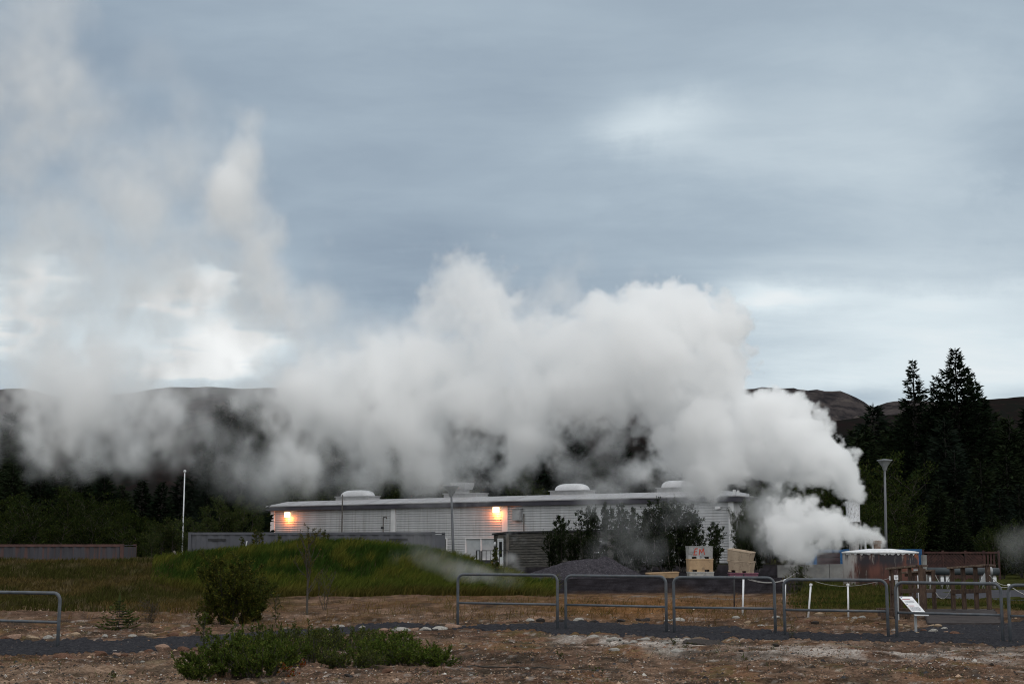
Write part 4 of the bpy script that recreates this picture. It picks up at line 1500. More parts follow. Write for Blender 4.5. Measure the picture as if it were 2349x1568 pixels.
# ------------------------------------------------------------------ info sign
sb = G(2101, 1449)
sb.z = hz(sb.x, sb.y)
sign = empty('info_sign', sb, 0, 'white tilted information board on a single grey post beside the path', 'sign')
ms = sb.y / 3297.0
bz0, bz1 = P(2100, 1409, sb.y).z - sb.z, P(2090, 1368, sb.y).z - sb.z
MB().box(-.022, .022, -.02, .02, -.1, bz0 + .05).build('post', MT['lampglass'], sign)
bw = 29.5 * ms
dep = .30
sk = -25 * ms


def sgn(u, v, off=0.0):
    """on the tilted board: u 0..1 across, v 0..1 up"""
    x0_ = (2097 - 2101) * ms + sk * v
    return (x0_ + u * bw, -.10 + dep * v - off * .8, bz0 + (bz1 - bz0) * v + off * .6)


th_ = .02
vs = [sgn(0, 0), sgn(1, 0), sgn(1, 1), sgn(0, 1), sgn(0, 0, -th_), sgn(1, 0, -th_), sgn(1, 1, -th_), sgn(0, 1, -th_)]
brd = MB().add(vs, [(0, 1, 2, 3), (7, 6, 5, 4), (0, 4, 5, 1), (1, 5, 6, 2), (2, 6, 7, 3), (3, 7, 4, 0)]).build('board', MT['white'], sign)
MB().beam(sgn(-.02, -.02, .012), sgn(1.02, -.02, .012), .025, .03).build('lower_edge', MT['white'], brd)
rngp = random.Random(4)


def prt(mname, items):
    mb = MB()
    for u0, u1, v, hh in items:
        mb.add([sgn(u0, v, .003), sgn(u1, v, .003), sgn(u1, v + hh, .003), sgn(u0, v + hh, .003)], [(0, 1, 2, 3)])
    mb.build('print', MT[mname], brd)


prt('blueink', [(.06, .18, .935, .035), (.06, .18, .57, .04)])
prt('redink', [(.08, .66, .84, .035), (.10, .56, .475, .03), (.10, .36, .04, .025)])
lines = []
for v in (.76, .72, .68, .40, .36, .32, .28, .24):
    u = .10
    while u < .80:
        w__ = rngp.uniform(.04, .11)
        lines.append((u, min(u + w__, .86), v, .016))
        u += w__ + .02
prt('ink', lines)
prt('redpaint', [(.10, .21, .13, .05)])

# ------------------------------------------------------------------ dark lagged pipe on pale blocks, behind the bridge
py_ = 60.0
pa, pb = P(2128, 1309, py_), P(2291, 1310, py_)
pp = empty('lagged_pipe', (pa.x, pa.y, 0), 0, 'dark lagged steam pipe on pale blocks behind the footbridge', 'pipe')
pr = 8.5 * py_ / 3297.0
MB().tube([(0, 0, pa.z), ((pb.x - pa.x), 0, pb.z)], pr, 18).build('pipe', MT['pipewrap'], pp, smooth=True)
for px_ in (2133, 2159, 2171, 2252, 2279):
    q = P(px_, 1330, py_)
    z_hi = P(px_, 1318, py_).z
    MB().box(q.x - pa.x - .06, q.x - pa.x + .06, -.15, .15, 0, z_hi - .02).build('block', MT['concrete'], pp)
    MB().box(q.x - pa.x - .07, q.x - pa.x + .07, -.17, -.152, P(px_, 1333, py_).z, P(px_, 1323, py_).z).build('pale_plate', MT['white'], pp)
MB().lathe([(pr + .005, -.05), (pr + .03, -.05), (pr + .03, .05), (pr + .005, .05)], 20).build('end_band', MT['lampglass'], pp)
o = col.objects[-1]
o.rotation_euler = (0, R(90), 0)
o.location = (pb.x - pa.x - .35, 0, pb.z)
# slanted pale gutter at the right of the bridge
g0, g1 = L(1610, 690, 36.5) + bo, L(1690, 530, 36.5) + bo
MB().beam((0, 0, 0), g1 - g0, .12, .04, up=(0, 1, 0)).build('slanted_board', MT['lampglass'])
o = col.objects[-1]
o.location = g0
tag(o, 'pale slanted board behind the right footbridge railing', 'board')
# white-grey upright vent beside the fence
vp = P(2122, 1345, 74.0)
vp.z = hz(vp.x, vp.y)
vo = MB().tube([(0, 0, 0), (0, 0, P(2122, 1272, 74).z - vp.z)], .14, 10).build('upright_pipe', MT['concrete'])
vo.location = vp
tag(vo, 'pale upright pipe beside the left end of the brown fence', 'pipe')
# small white marker on the mound
wm = GP(560, 0, 61.0)
mo = MB().beam((0, 0, 0), (.10, 0, P(562, 1241, 61).z - wm.z + .02), .07, .03).build('marker_stake', MT['white'])
mo.location = wm
tag(mo, 'small white marker stake among the weeds on the mound crest', 'stake')
lg = GP(405, 0, 60.5)
lo2 = MB().tube([(0.15, 0, -.05), (-.15, 0.1, .42)], .045, 6).build('fence_stub', MT['palebark'])
lo2.location = lg
tag(lo2, 'leaning pale stump end at the left end of the mound', 'stump')
# thin twig across the near gravel
tw = []
for i, (a, b) in enumerate([(1140, 1626), (1160, 1624), (1180, 1629), (1196, 1632), (1222, 1630), (1255, 1629), (1290, 1634), (1320, 1637), (1352, 1633), (1390, 1636), (1450, 1637), (1525, 1639)]):
    p = G(a * .9396, b * .9396)
    tw.append(Vector((p.x, p.y, hz(p.x, p.y) + .02 + .012 * (i % 3))))
o = MB().tube([q - tw[0] for q in tw], [.010, .012, .012, .012, .011, .010, .010, .009, .008, .007, .006, .004], 5).build('fallen_branch', MT['bark'])
o.location = tw[0]
tag(o, 'long thin dead branch lying on the near gravel', 'branch')

# ------------------------------------------------------------------ stones


def stone_mesh(seed, flat):
    import bmesh
    bm = bmesh.new()
    bmesh.ops.create_icosphere(bm, subdivisions=2, radius=1.0)
    r_ = random.Random(seed)
    dirs = [Vector((r_.gauss(0, 1), r_.gauss(0, 1), r_.gauss(0, 1))).normalized() for _ in range(9)]
    cut = [r_.uniform(.45, .85) for _ in dirs]
    for v in bm.verts:
        p = v.co.copy()
        for d_, c_ in zip(dirs, cut):
            k_ = p.dot(d_)
            if k_ > c_:
                p -= d_ * (k_ - c_) * .85
        p *= 1 + .06 * (r_.random() - .5)
        p.z *= flat
        v.co = p
    me = bpy.data.meshes.new('stone')
    bm.to_mesh(me)
    bm.free()
    return me


STC = {'white': ((0.37, 0.355, 0.33), 'white crusted'), 'pink': ((0.30, 0.20, 0.15), 'pinkish'), 'brown': ((0.15, 0.085, 0.06), 'reddish brown'), 'dark': ((0.055, 0.048, 0.045), 'dark'), 'sand': ((0.36, 0.27, 0.19), 'sandy')}
SMESH = {}
for cname, (cc, lab) in STC.items():
    for i in range(4):
        me = stone_mesh(hash(cname) % 97 * 0 + len(cname) * 13 + i, 0.55)
        a = me.color_attributes.new('tint', 'FLOAT_COLOR', 'POINT')
        a.data.foreach_set('color', np.tile(np.array([*cc, 1], np.float32), len(me.vertices)))
        me.materials.append(MT['stone'])
        SMESH[cname, i] = me
rs = random.Random(12)


def stone(px, py, wpx, cname, label, group, hf=0.5):
    p = G(px, py)
    s = wpx * .62 * p.y / 3297.0
    o = bpy.data.objects.new('stone', SMESH[cname, rs.randrange(4)])
    col.objects.link(o)
    o.location = (p.x, p.y, hz(p.x, p.y) + s * hf * .22)
    o.scale = (s, s * rs.uniform(.6, .9), s * hf * 1.9)
    o.rotation_euler = (rs.uniform(-.15, .15), rs.uniform(-.15, .15), rs.uniform(-.5, .5))
    tag(o, label, 'stone', group)


for px, py, w, c in ((938, 1450, 30, 'pink'), (977, 1448, 42, 'white'), (1011, 1446, 26, 'pink'), (1039, 1445, 30, 'white'), (1071, 1443, 36, 'white'), (1108, 1440, 38, 'pink')):
    stone(px * .9396 * 1.0 + 0 if False else px * .94, py, w, c, ('white' if c == 'white' else 'pinkish') + ' edging stone in the row left of the first barrier in the row', 'row of edging stones', .42)
for px, py, w, c in ((781, 1437, 17, 'white'), (830, 1440, 15, 'white'), (747, 1444, 12, 'white')):
    stone(px, py, w, c, 'small white stone at the path edge behind the low green shrub', 'small stones behind the low shrub')
for px, py, w, c in ((1216, 1431, 24, 'white'), (1240, 1432, 26, 'dark'), (1284, 1432, 26, 'dark'), (1327, 1430, 28, 'white'), (1361, 1433, 20, 'dark'), (1425, 1432, 22, 'dark'), (1466, 1431, 18, 'dark'), (1482, 1431, 26, 'dark'),
                     (1530, 1430, 20, 'white'), (1556, 1429, 34, 'white'), (1180, 1434, 16, 'brown'), (1148, 1434, 18, 'brown')):
    stone(px, py - 6, w * .85, c, STC[c][1] + ' stone at the far path edge behind the first two barriers of the row', 'stones on the far path edge')
for px, py, w, c in ((1687, 1417, 20, 'white'), (1780, 1415, 22, 'white'), (1880, 1413, 28, 'sand'), (1697, 1430, 12, 'sand'), (1716, 1429, 18, 'sand'), (1745, 1431, 18, 'white'), (1771, 1431, 16, 'pink'), (1786, 1433, 12, 'dark'),
                     (1833, 1428, 26, 'brown'), (1852, 1430, 20, 'brown'), (1870, 1431, 22, 'dark'), (1900, 1428, 18, 'pink'), (1935, 1430, 18, 'brown'), (1960, 1421, 16, 'white')):
    stone(px, py, w * .85, c, STC[c][1] + ' stone in the line behind the third and fourth barriers of the row', 'stones behind the barriers')
for px, py, w, c in ((2066, 1434, 14, 'sand'), (2082, 1436, 18, 'sand'), (2034, 1440, 20, 'brown'), (2050, 1443, 14, 'white'), (2137, 1436, 18, 'sand'), (2152, 1437, 22, 'sand'), (2166, 1442, 16, 'white'), (2140, 1449, 24, 'white'), (2170, 1450, 14, 'pink'),
                     (2118, 1446, 16, 'brown'), (2105, 1452, 12, 'sand'), (2190, 1452, 26, 'brown'), (1975, 1412, 22, 'white'), (1990, 1436, 20, 'pink'), (2010, 1428, 16, 'brown')):
    stone(px, py, w * .85, c, STC[c][1] + ' stone in the rubble round the foot of the information sign', 'stones round the information sign')
for px, py, w, c in ((145, 1505, 46, 'brown'), (225, 1495, 18, 'brown'), (263, 1493, 15, 'white'), (268, 1502, 20, 'pink'), (232, 1504, 26, 'brown'), (340, 1495, 24, 'brown'), (375, 1493, 46, 'pink'), (420, 1490, 30, 'brown'), (447, 1488, 18, 'brown'), (285, 1502, 18, 'brown')):
    stone(px, py, w * .9, c, STC[c][1] + ' flat stone along the near edge of the path on the left', 'stones on the near path edge')
for px, py, w, c in ((35, 1466, 40, 'pink'), (75, 1467, 34, 'sand'), (110, 1465, 26, 'white'), (175, 1462, 36, 'sand'), (240, 1460, 22, 'white'), (305, 1459, 26, 'white'), (345, 1458, 30, 'sand'), (395, 1455, 30, 'brown'), (130, 1462, 20, 'white'), (10, 1467, 24, 'brown')):
    stone(px, py, w * .85, c, STC[c][1] + ' stone along the far edge of the path on the left', 'stones on the far path edge, left')
stone(326, 1521, 11, 'white', 'lone small white stone on the sandy ground', None)
for i in range(26):
    px = rs.uniform(1300, 1640)
    py = 1476 + (px - 1500) * .03 + rs.gauss(0, 7)
    stone(px, py, rs.uniform(8, 26), 'white', 'rough white crusted stone in the pale patch in front of the barriers', 'white stones of the pale patch', .4)
stone(1617, 1480, 96, 'dark', 'long dark log-like rock lying in the pale patch', None, .16)
for px, py, w, c in ((1210, 1541, 12, 'white'), (1128, 1528, 16, 'brown'), (1190, 1520, 12, 'dark'), (1245, 1530, 10, 'white'), (1470, 1525, 12, 'pink'), (1700, 1500, 12, 'dark'), (1780, 1488, 16, 'dark'), (1880, 1515, 10, 'white'), (2060, 1530, 14, 'brown'), (2200, 1512, 12, 'white'), (800, 1556, 20, 'dark'), (1000, 1548, 22, 'brown'), (890, 1553, 26, 'brown'), (1080, 1558, 10, 'white')):
    stone(px, py, w, c, STC[c][1] + ' stone lying on the near gravel', 'stones on the near gravel')

# pebbles: far too many to count
n = 150000
pyr = RNG.uniform(1395, 1590, n) ** 1.0
kx = RNG.uniform(-120, 2470, n)
dd = np.array([pdir(a, b) for a, b in zip(kx, pyr)])
tt = -EYE / dd[:, 2]
px_, py2 = dd[:, 0] * tt, dd[:, 1] * tt
keep = RNG.random(n) < (0.35 + 0.65 * sstep(.42, .6, fbm(px_, py2, 1.3, 3, 71))) * np.where(path_mask(kx, pyr) > .5, .6, 1.0)
keep &= ~((kx > 1820) & (pyr < 1412) | (RNG.random(n) < .25 * (pyr < 1425)))
kx, pyr, px_, py2 = kx[keep], pyr[keep], px_[keep], py2[keep]
n = len(kx)
sz = np.clip(RNG.lognormal(math.log(.0095), .55, n), .004, .06)
pz = H(px_, py2)
octv = np.array([[1, 0, 0], [0, 1, 0], [-1, 0, 0], [0, -1, 0], [0, 0, 1]], float)
V = octv[None] * (sz[:, None, None] * RNG.uniform(.6, 1.2, (n, 5, 1)))
ang = RNG.uniform(0, 6.28, n)
ca, sa = np.cos(ang), np.sin(ang)
Vx, Vy = V[:, :, 0] * ca[:, None] - V[:, :, 1] * sa[:, None], V[:, :, 0] * sa[:, None] + V[:, :, 1] * ca[:, None]
V = np.stack([Vx + px_[:, None], Vy + py2[:, None], V[:, :, 2] * .75 + pz[:, None] - 0.004], -1)
tri = np.array([[0, 1, 4], [1, 2, 4], [2, 3, 4], [3, 0, 4]])
V = V[:, tri].reshape(-1, 3, 3)
pal = np.array([[.24, .16, .115], [.16, .095, .068], [.44, .41, .38], [.06, .048, .042], [.38, .27, .19], [.05, .05, .054]])
pc = RNG.choice(6, n, p=[.26, .27, .055, .20, .10, .115])
onp = path_mask(kx, pyr) > .5
pc[onp & (RNG.random(n) < .7)] = 5
tc_ = np.repeat(pal[pc] * RNG.uniform(.6, 1.2, (n, 1)), 4, axis=0)
pb_ = quads_obj('pebbles', V, MT['stone'], None, tc_, k=3)
tag(pb_, 'loose pebbles strewn over the near ground and path', None, None, 'stuff')

# ------------------------------------------------------------------ grass


def blades(name, x, y, h, w, tint, label, lean=(0.25, 0.0), rng=RNG, lsd=.32):
    """curved blades, two quads each, standing on the ground"""
    n = len(x)
    z = H(x, y) - .02
    a = rng.uniform(0, 2 * math.pi, n)
    s = np.stack([np.cos(a), np.sin(a), np.zeros(n)], -1) * (w * .5)[:, None]
    ln = np.stack([rng.normal(lean[0], lsd, n), rng.normal(lean[1], lsd, n), np.zeros(n)], -1) * h[:, None]
    p0 = np.stack([x, y, z], -1)
    up = np.array([0, 0, 1.0])
    p1 = p0 + up * (h * .58)[:, None] + ln * .38
    p2 = p0 + up * (h * .95)[:, None] + ln * 1.0
    V = np.empty((n, 2, 4, 3))
    V[:, 0, 0], V[:, 0, 1], V[:, 0, 2], V[:, 0, 3] = p0 - s, p0 + s, p1 + s * .8, p1 - s * .8
    V[:, 1, 0], V[:, 1, 1], V[:, 1, 2], V[:, 1, 3] = p1 - s * .8, p1 + s * .8, p2 + s * .12, p2 - s * .12
    o = quads_obj(name, V.reshape(-1, 4, 3), MT['blade'], None, np.repeat(tint, 2, axis=0))
    tag(o, label, None, None, 'stuff')
    return o


def spread(n, k0, k1, y0, y1, rng=RNG):
    k = rng.uniform(k0, k1, n)
    # even over the picture: denser with 1/y
    y = 1 / rng.uniform(1 / y1, 1 / y0, n)
    y2 = rng.uniform(y0, y1, n)
    y = np.where(rng.random(n) < .5, y, y2)
    return (k - 1174.5) / 3297.0 * y, y, k


# the mound: long lush grass blown over to the right
n = 62000
x, y, k = spread(n, 350, 1275, 49, 63.5)
n1, n2 = fbm(x, y, .55, 4, 81), fbm(x, y * .6, 1.6, 4, 82)
keep = (np.interp(k, [350, 430, 480, 1180, 1275], [0.3, .8, 1, 1, .25]) > RNG.random(n)) & (y > np.interp(k, [350, 500, 1275], [51, 50, 50]) + 1.2 * (n1 - .5))
x, y, k, n1, n2 = x[keep], y[keep], k[keep], n1[keep], n2[keep]
n = len(x)
h = RNG.uniform(.16, .46, n) * (0.45 + .9 * n2)
c = np.tile(np.array([.064, .080, .014]), (n, 1))
c = mixa(c, (.026, .048, .009), sstep(.45, .62, n1))
c = mixa(c, (.095, .092, .017), sstep(.52, .70, n2) * .8)
c = mixa(c, (.070, .052, .016), (1 - sstep(50.0, 52.5, y)) * .7)
c = c * RNG.uniform(.6, 1.35, (n, 1))
blades('mound_grass', x, y, h, RNG.uniform(.02, .045, n), c, 'long green grass on the mound, bent over by the wind', (.38, 0))
# the field on the left: short olive and straw coloured grass
n = 52000
x, y, k = spread(n, -160, 560, 37.5, 63)
n1, n2 = fbm(x, y, .4, 4, 83), fbm(x, y * .6, 1.5, 4, 84)
keep = RNG.random(n) < np.interp(y, [37.5, 41, 44], [.15, .5, 1]) * np.interp(k, [-160, 400, 560], [1, 1, .0]) * (.4 + .6 * sstep(.35, .5, n2))
x, y, k, n1, n2 = x[keep], y[keep], k[keep], n1[keep], n2[keep]
n = len(x)
c = np.tile(np.array([.082, .060, .022]), (n, 1))
c = mixa(c, (.042, .042, .012), sstep(.40, .6, n1))
c = mixa(c, (.110, .085, .050), sstep(.58, .70, n2) * .6)
c = c * RNG.uniform(.6, 1.3, (n, 1))
blades('field_grass', x, y, RNG.uniform(.08, .24, n) * (.6 + .8 * n1), RNG.uniform(.02, .04, n), c, 'short olive and straw coloured grass of the field on the left', (.15, 0))
# dry tawny grass on the open ground past the path
n = 42000
x, y, k = spread(n, 150, 1960, 29.5, 49)
n1, n2 = fbm(x, y * .5, .7, 4, 85), fbm(x, y * .5, 2.2, 4, 86)
py = pyof(y)
wgt = .85 * np.exp(-((k - 1480) / 170) ** 2) * np.exp(-((py - 1398) / 24) ** 2) + .8 * np.exp(-((k - 1050) / 250) ** 2) * np.exp(-((py - 1394) / 20) ** 2) + .75 * np.exp(-((k - 420) / 130) ** 2) * np.exp(-((py - 1390) / 26) ** 2) + .10 + .35 * np.exp(-((k - 1800) / 120) ** 2) * np.exp(-((py - 1385) / 22) ** 2)
keep = RNG.random(n) < wgt * sstep(.42, .60, n2) * (.35 + .65 * sstep(.45, .6, fbm(x, y, 6.0, 2, 91))) * (1 - path_mask(k, py))
x, y, k, n1, n2 = x[keep], y[keep], k[keep], n1[keep], n2[keep]
n = len(x)
c = np.tile(np.array([.150, .082, .028]), (n, 1))
c = mixa(c, (.105, .066, .025), sstep(.4, .6, n1))
c = mixa(c, (.062, .060, .018), sstep(.55, .68, n2) * .7)
c = c * RNG.uniform(.55, 1.3, (n, 1))
blades('dry_grass', x, y, RNG.uniform(.05, .28, n) * (.5 + n2), RNG.uniform(.006, .015, n), c, 'dry tawny grass in patches on the bare ground beyond the path', (.15, 0), lsd=.75)
# lawn to the right
n = 42000
x, y, k = spread(n, 1790, 2460, 34, 60)
n1, n2 = fbm(x, y, .8, 4, 87), fbm(x, y, 2.5, 4, 88)
py = pyof(y)
keep = (RNG.random(n) < sstep(1780, 1880, k + 70 * (n2 - .5))) & (py < 1398 + 14 * (n1 - .5)) & ~((k > 2080) & (py > 1350) & (py < 1378)) & ~((k > 2095) & (k < 2300) & (py > 1388))
x, y, k, n1, n2 = x[keep], y[keep], k[keep], n1[keep], n2[keep]
n = len(x)
c = np.tile(np.array([.052, .056, .013]), (n, 1))
c = mixa(c, (.090, .066, .026), sstep(.5, .66, n2) * .8)
c = mixa(c, (.028, .038, .009), sstep(.5, .66, n1))
c = c * RNG.uniform(.6, 1.3, (n, 1))
blades('lawn_grass', x, y, RNG.uniform(.05, .13, n) * np.interp(y, [34, 48, 56, 60], [1, 1, 2.2, 2.8]), RNG.uniform(.015, .03, n), c, 'short lawn between the gravel and the rusty tank', (.05, 0))
# sparse tufts and small herbs on the near gravel
n = 26000
x, y, k = spread(n, -50, 2400, 16.8, 30)
n1, n2 = fbm(x, y, .9, 4, 89), fbm(x, y, 4.0, 3, 90)
py = pyof(y)
keep = RNG.random(n) < sstep(.56, .68, n2 * .6 + n1 * .4) * (1 - .9 * path_mask(k, py))
x, y, n1 = x[keep], y[keep], n1[keep]
n = len(x)
c = mixa(np.tile(np.array([.045, .060, .018]), (n, 1)), (.12, .075, .045), sstep(.35, .5, RNG.random(n))) * RNG.uniform(.6, 1.2, (n, 1))
blades('sparse_tufts', x, y, RNG.uniform(.02, .10, n), RNG.uniform(.005, .012, n), c, 'sparse low tufts and withered herbs on the near gravel', (0, 0), lsd=.8)

# ------------------------------------------------------------------ trees


def conifer(name, seed, h, rmax, nwh, npb, q, tipw, tint, droop=.12, up=.25, multi=(), pw=.9, label=None, group=None, cat='tree'):
    rng = np.random.default_rng(seed)
    r = empty(name, (0, 0, 0), 0, label, cat, group)
    mb = MB()
    mb.tube([(0, 0, -.2), (0.02 * h * .1, 0, h * .5), (0, 0, h * .985)], [h * .016, h * .010, h * .0015], 6)
    Ps, Ds, Ls, Ws = [], [], [], []

    def crown(cx, cyy, z0, z1, rm, nwh=nwh, npb=npb):
        hh = z1 - z0
        for iw in range(nwh):
            f = (iw + .3 * rng.random()) / nwh
            zb = z0 + hh * (f ** .9)
            rr = rm * (1 - (zb - z0) / hh) ** pw
            if rr < .05:
                rr = .05
            nb_ = max(4, int(npb * (0.55 + .45 * (1 - f))))
            for ib in range(nb_):
                a = rng.uniform(0, 2 * math.pi)
                ln = rr * rng.uniform(.62, 1.12)
                d = np.array([math.cos(a), math.sin(a), 0])
                m = max(3, int(q * ln / rm + 3))
                ts = np.sort(rng.uniform(.12, 1, m))
                zoff = -droop * ln * np.sin(ts * 2.2) + up * ln * ts ** 2.2
                p = np.array([cx, cyy, zb])[None] + d[None] * (ts * ln)[:, None] + np.array([0, 0, 1.])[None] * zoff[:, None]
                side = np.array([-d[1], d[0], 0])
                sgn_ = np.where(rng.random(m) < .5, -1, 1)
                dirs = d[None] * rng.uniform(.5, 1.0, (m, 1)) + side[None] * (sgn_ * rng.uniform(.3, .9, m) * (1 - ts * .6))[:, None] + np.array([0, 0, 1.])[None] * rng.normal(.05, .22, (m, 1))
                Ps.append(p)
                Ds.append(dirs)
                Ls.append(tipw * rng.uniform(.7, 1.5, m) * (.6 + .6 * min(1, ln)))
                Ws.append(tipw * rng.uniform(.22, .42, m))
                # twig end
                Ps.append(p[-1:])
                Ds.append(d[None] + np.array([[0, 0, up * 1.6]]))
                Ls.append(np.array([tipw * 1.2]))
                Ws.append(np.array([tipw * .25]))
                if ib % 2 == 0:
                    mb.tube([(cx, cyy, zb), tuple(p[len(p) // 2]), tuple(p[-1])], [.012 * ln + .006, .008 * ln + .004, .003], 3, cap=False)
        Ps.append(np.array([[cx, cyy, z1 - .25]]))
        Ds.append(np.array([[0, 0, 1.]]))
        Ls.append(np.array([.45]))
        Ws.append(np.array([.07]))

    crown(0, 0, h * .06, h, rmax)
    for ox, oy, zt_m, rm_ in multi:
        crown(ox, oy, h * .55, zt_m, rm_, nwh // 3, npb // 2)
        mb.tube([(0, 0, h * .3), (ox, oy, h * .45), (ox, oy, zt_m)], [.1, .06, .01], 5)
    Pn, Dn, Ln, Wn = np.concatenate(Ps), np.concatenate(Ds), np.concatenate(Ls), np.concatenate(Ws)
    V = leaf_quads(Pn, Dn, Ln, Wn, rng)
    mb.build('trunk', MT['darkbark'], r)
    quads_obj('crown', V, MT['needle'], r, tints(len(V), tint, rng, .25))
    return r


def copytree(src, loc, rz, s, label=None, group=None, sz=None):
    o = src.copy()
    col.objects.link(o)
    o.location = loc
    o.rotation_euler = (0, 0, rz)
    o.scale = (s, s, sz or s)
    if label:
        o['label'] = label
    if group:
        o['group'] = group
    for c_ in src.children:
        d_ = c_.copy()
        col.objects.link(d_)
        d_.parent = o
    return o


def broadleaf(name, seed, h, spread_, nstem, nlimb, nleaf, lsize, tint, alt=None, altp=.2, crown0=.3, upright=.5, bark='bark', label=None, group=None, cat='tree', tw=7, var=.28, clump=.16, trunkr=None, twigs=True):
    """trunk or several stems, limbs, twigs, and single leaves gathered round the twigs"""
    rng = np.random.default_rng(seed)
    r = empty(name, (0, 0, 0), 0, label, cat, group)
    mb = MB()
    tips = []
    for s_ in range(nstem):
        a = rng.uniform(0, 2 * math.pi)
        off = rng.uniform(0, .12) * spread_ if nstem > 1 else 0
        base = np.array([math.cos(a) * off, math.sin(a) * off, -.05])
        tilt = rng.uniform(.05, .34) if nstem > 1 else rng.uniform(0, .08)
        hh = h * (rng.uniform(.7, 1.0) if nstem > 1 and s_ else 1.0)
        top = base + np.array([math.cos(a) * tilt * spread_ * 1.3, math.sin(a) * tilt * spread_ * 1.3, hh])
        mid = (base + top) / 2 + rng.normal(0, .05 * spread_, 3) * np.array([1, 1, 0])
        rad = trunkr or h * .02
        rad = rad / (1 + .35 * (nstem - 1) ** .7)
        mb.tube([tuple(base), tuple(mid), tuple(top)], [rad, rad * .6, rad * .12], 6)

        def stem(f):
            return base * (1 - f) ** 2 + 2 * mid * f * (1 - f) + top * f * f
        for l_ in range(nlimb):
            f = crown0 + (1 - crown0) * (l_ + rng.random()) / nlimb
            p0 = stem(min(f, .98))
            aa = rng.uniform(0, 2 * math.pi)
            env = math.sin(math.pi * min(1, max(.06, (f - crown0 * .5) / (1.12 - crown0 * .5)))) ** .7
            ln = spread_ * .5 * env * rng.uniform(.55, 1.1)
            d = np.array([math.cos(aa), math.sin(aa), upright * rng.uniform(.5, 1.6)])
            d /= np.linalg.norm(d)
            p1 = p0 + d * ln * .55 + np.array([0, 0, .06 * ln])
            p2 = p0 + d * ln + np.array([0, 0, .22 * ln * upright])
            mb.tube([tuple(p0), tuple(p1), tuple(p2)], [rad * .35, rad * .22, rad * .08], 4, cap=False)
            for t_ in range(tw):
                g_ = rng.uniform(.25, 1)
                q0 = p0 * (1 - g_) + p2 * g_ if g_ > .55 else p0 * (1 - g_ / .55 * .55) + p1 * (g_ / .55 * .55)
                dd_ = d + rng.normal(0, .6, 3) + np.array([0, 0, upright * .4])
                dd_ /= np.linalg.norm(dd_)
                q1 = q0 + dd_ * ln * rng.uniform(.15, .42)
                if twigs:
                    mb.tube([tuple(q0), tuple(q1)], [rad * .10 + .002, .002], 3, cap=False)
                tips.append((q0, q1))
    tips_a = np.array([t_[0] for t_ in tips])
    tips_b = np.array([t_[1] for t_ in tips])
    i = rng.integers(0, len(tips), nleaf)
    f = rng.uniform(.1, 1.08, nleaf)[:, None]
    p = tips_a[i] * (1 - f) + tips_b[i] * f + rng.normal(0, clump * spread_ * .22, (nleaf, 3)) * np.array([1, 1, .8])
    d = (tips_b[i] - tips_a[i])
    d = norm(d) + rng.normal(0, .8, (nleaf, 3))
    V = leaf_quads(p, d, lsize * rng.uniform(.6, 1.3, nleaf), lsize * .55 * rng.uniform(.6, 1.3, nleaf), rng, .12)
    mb.build('stems' if nstem > 1 else 'trunk', MT[bark], r)
    tn = tints(nleaf, tint, rng, var, alt, altp)
    quads_obj('crown', V, MT['leaf'], r, tn)
    return r


DKC = (0.009, 0.014, 0.008)
# two tall spruces cutting the sky on the right
a = P(2112, 1290, 120.0)
S1 = conifer('spruce_tree', 101, P(2110, 826, 120).z - .3, 3.9, 58, 16, 24, .42, DKC, label='slender tall dark spruce against the sky, left one of the tallest pair', droop=.22, up=.28, pw=.92)
S1.location = (a.x, 120, .3)
b = P(2212, 1290, 118.0)
S2 = conifer('spruce_tree', 102, P(2210, 801, 118).z - .3, 5.0, 64, 18, 28, .42, DKC, label='broad tall dark spruce with several tips against the sky, right one of the tallest pair', droop=.10, up=.42, pw=.80,
             multi=((-1.5, .4, P(1, 868, 118).z, 1.7), (1.5, .3, P(1, 862, 118).z, 1.7)))
S2.location = (b.x, 118, .3)
GW = 'spruces in the dark wood'
protos = [conifer('spruce_tree', 110 + i, 10.0, [3.0, 3.6, 3.3][i], 36, 14, 17, .50, [DKC, (0.014, 0.020, 0.010), (0.011, 0.016, 0.011)][i], droop=.2, up=.25, pw=.85) for i in range(3)]
rt = random.Random(5)


def near_word(px):
    F = [(-60, 'the left edge of the picture'), (60, 'the rust streaked container'), (180, 'the rusty container middle'), (300, 'the rusty container right end'), (417, 'the white pole'), (500, 'the left end of the grey container'), (590, 'the left end of the white building'),
         (663, 'the first lit lamp'), (770, 'the first skylight dome'), (900, 'the short thin pipe'), (1035, 'the roof hatch'), (1141, 'the second lit lamp'), (1268, 'the second skylight dome'), (1380, 'the gravel heap top'), (1510, 'the last skylight dome'), (1605, 'the lettered tub stack'),
         (1680, 'the right end of the white building'), (1760, 'the leaning tub stack'), (1880, 'the dark slatted doors'), (1960, 'the steam stack'), (2033, 'the tall street lamp'), (2110, 'the slender tallest spruce'), (2210, 'the broad tallest spruce'), (2290, 'the right end of the brown fence'), (2380, 'the right edge of the picture')]
    return min(F, key=lambda q: abs(q[0] - px))[1]


def size_word(ht):
    return 'low' if ht < 4 else 'middling' if ht < 7 else 'tall' if ht < 11 else 'very tall'

first = [True, True, True]


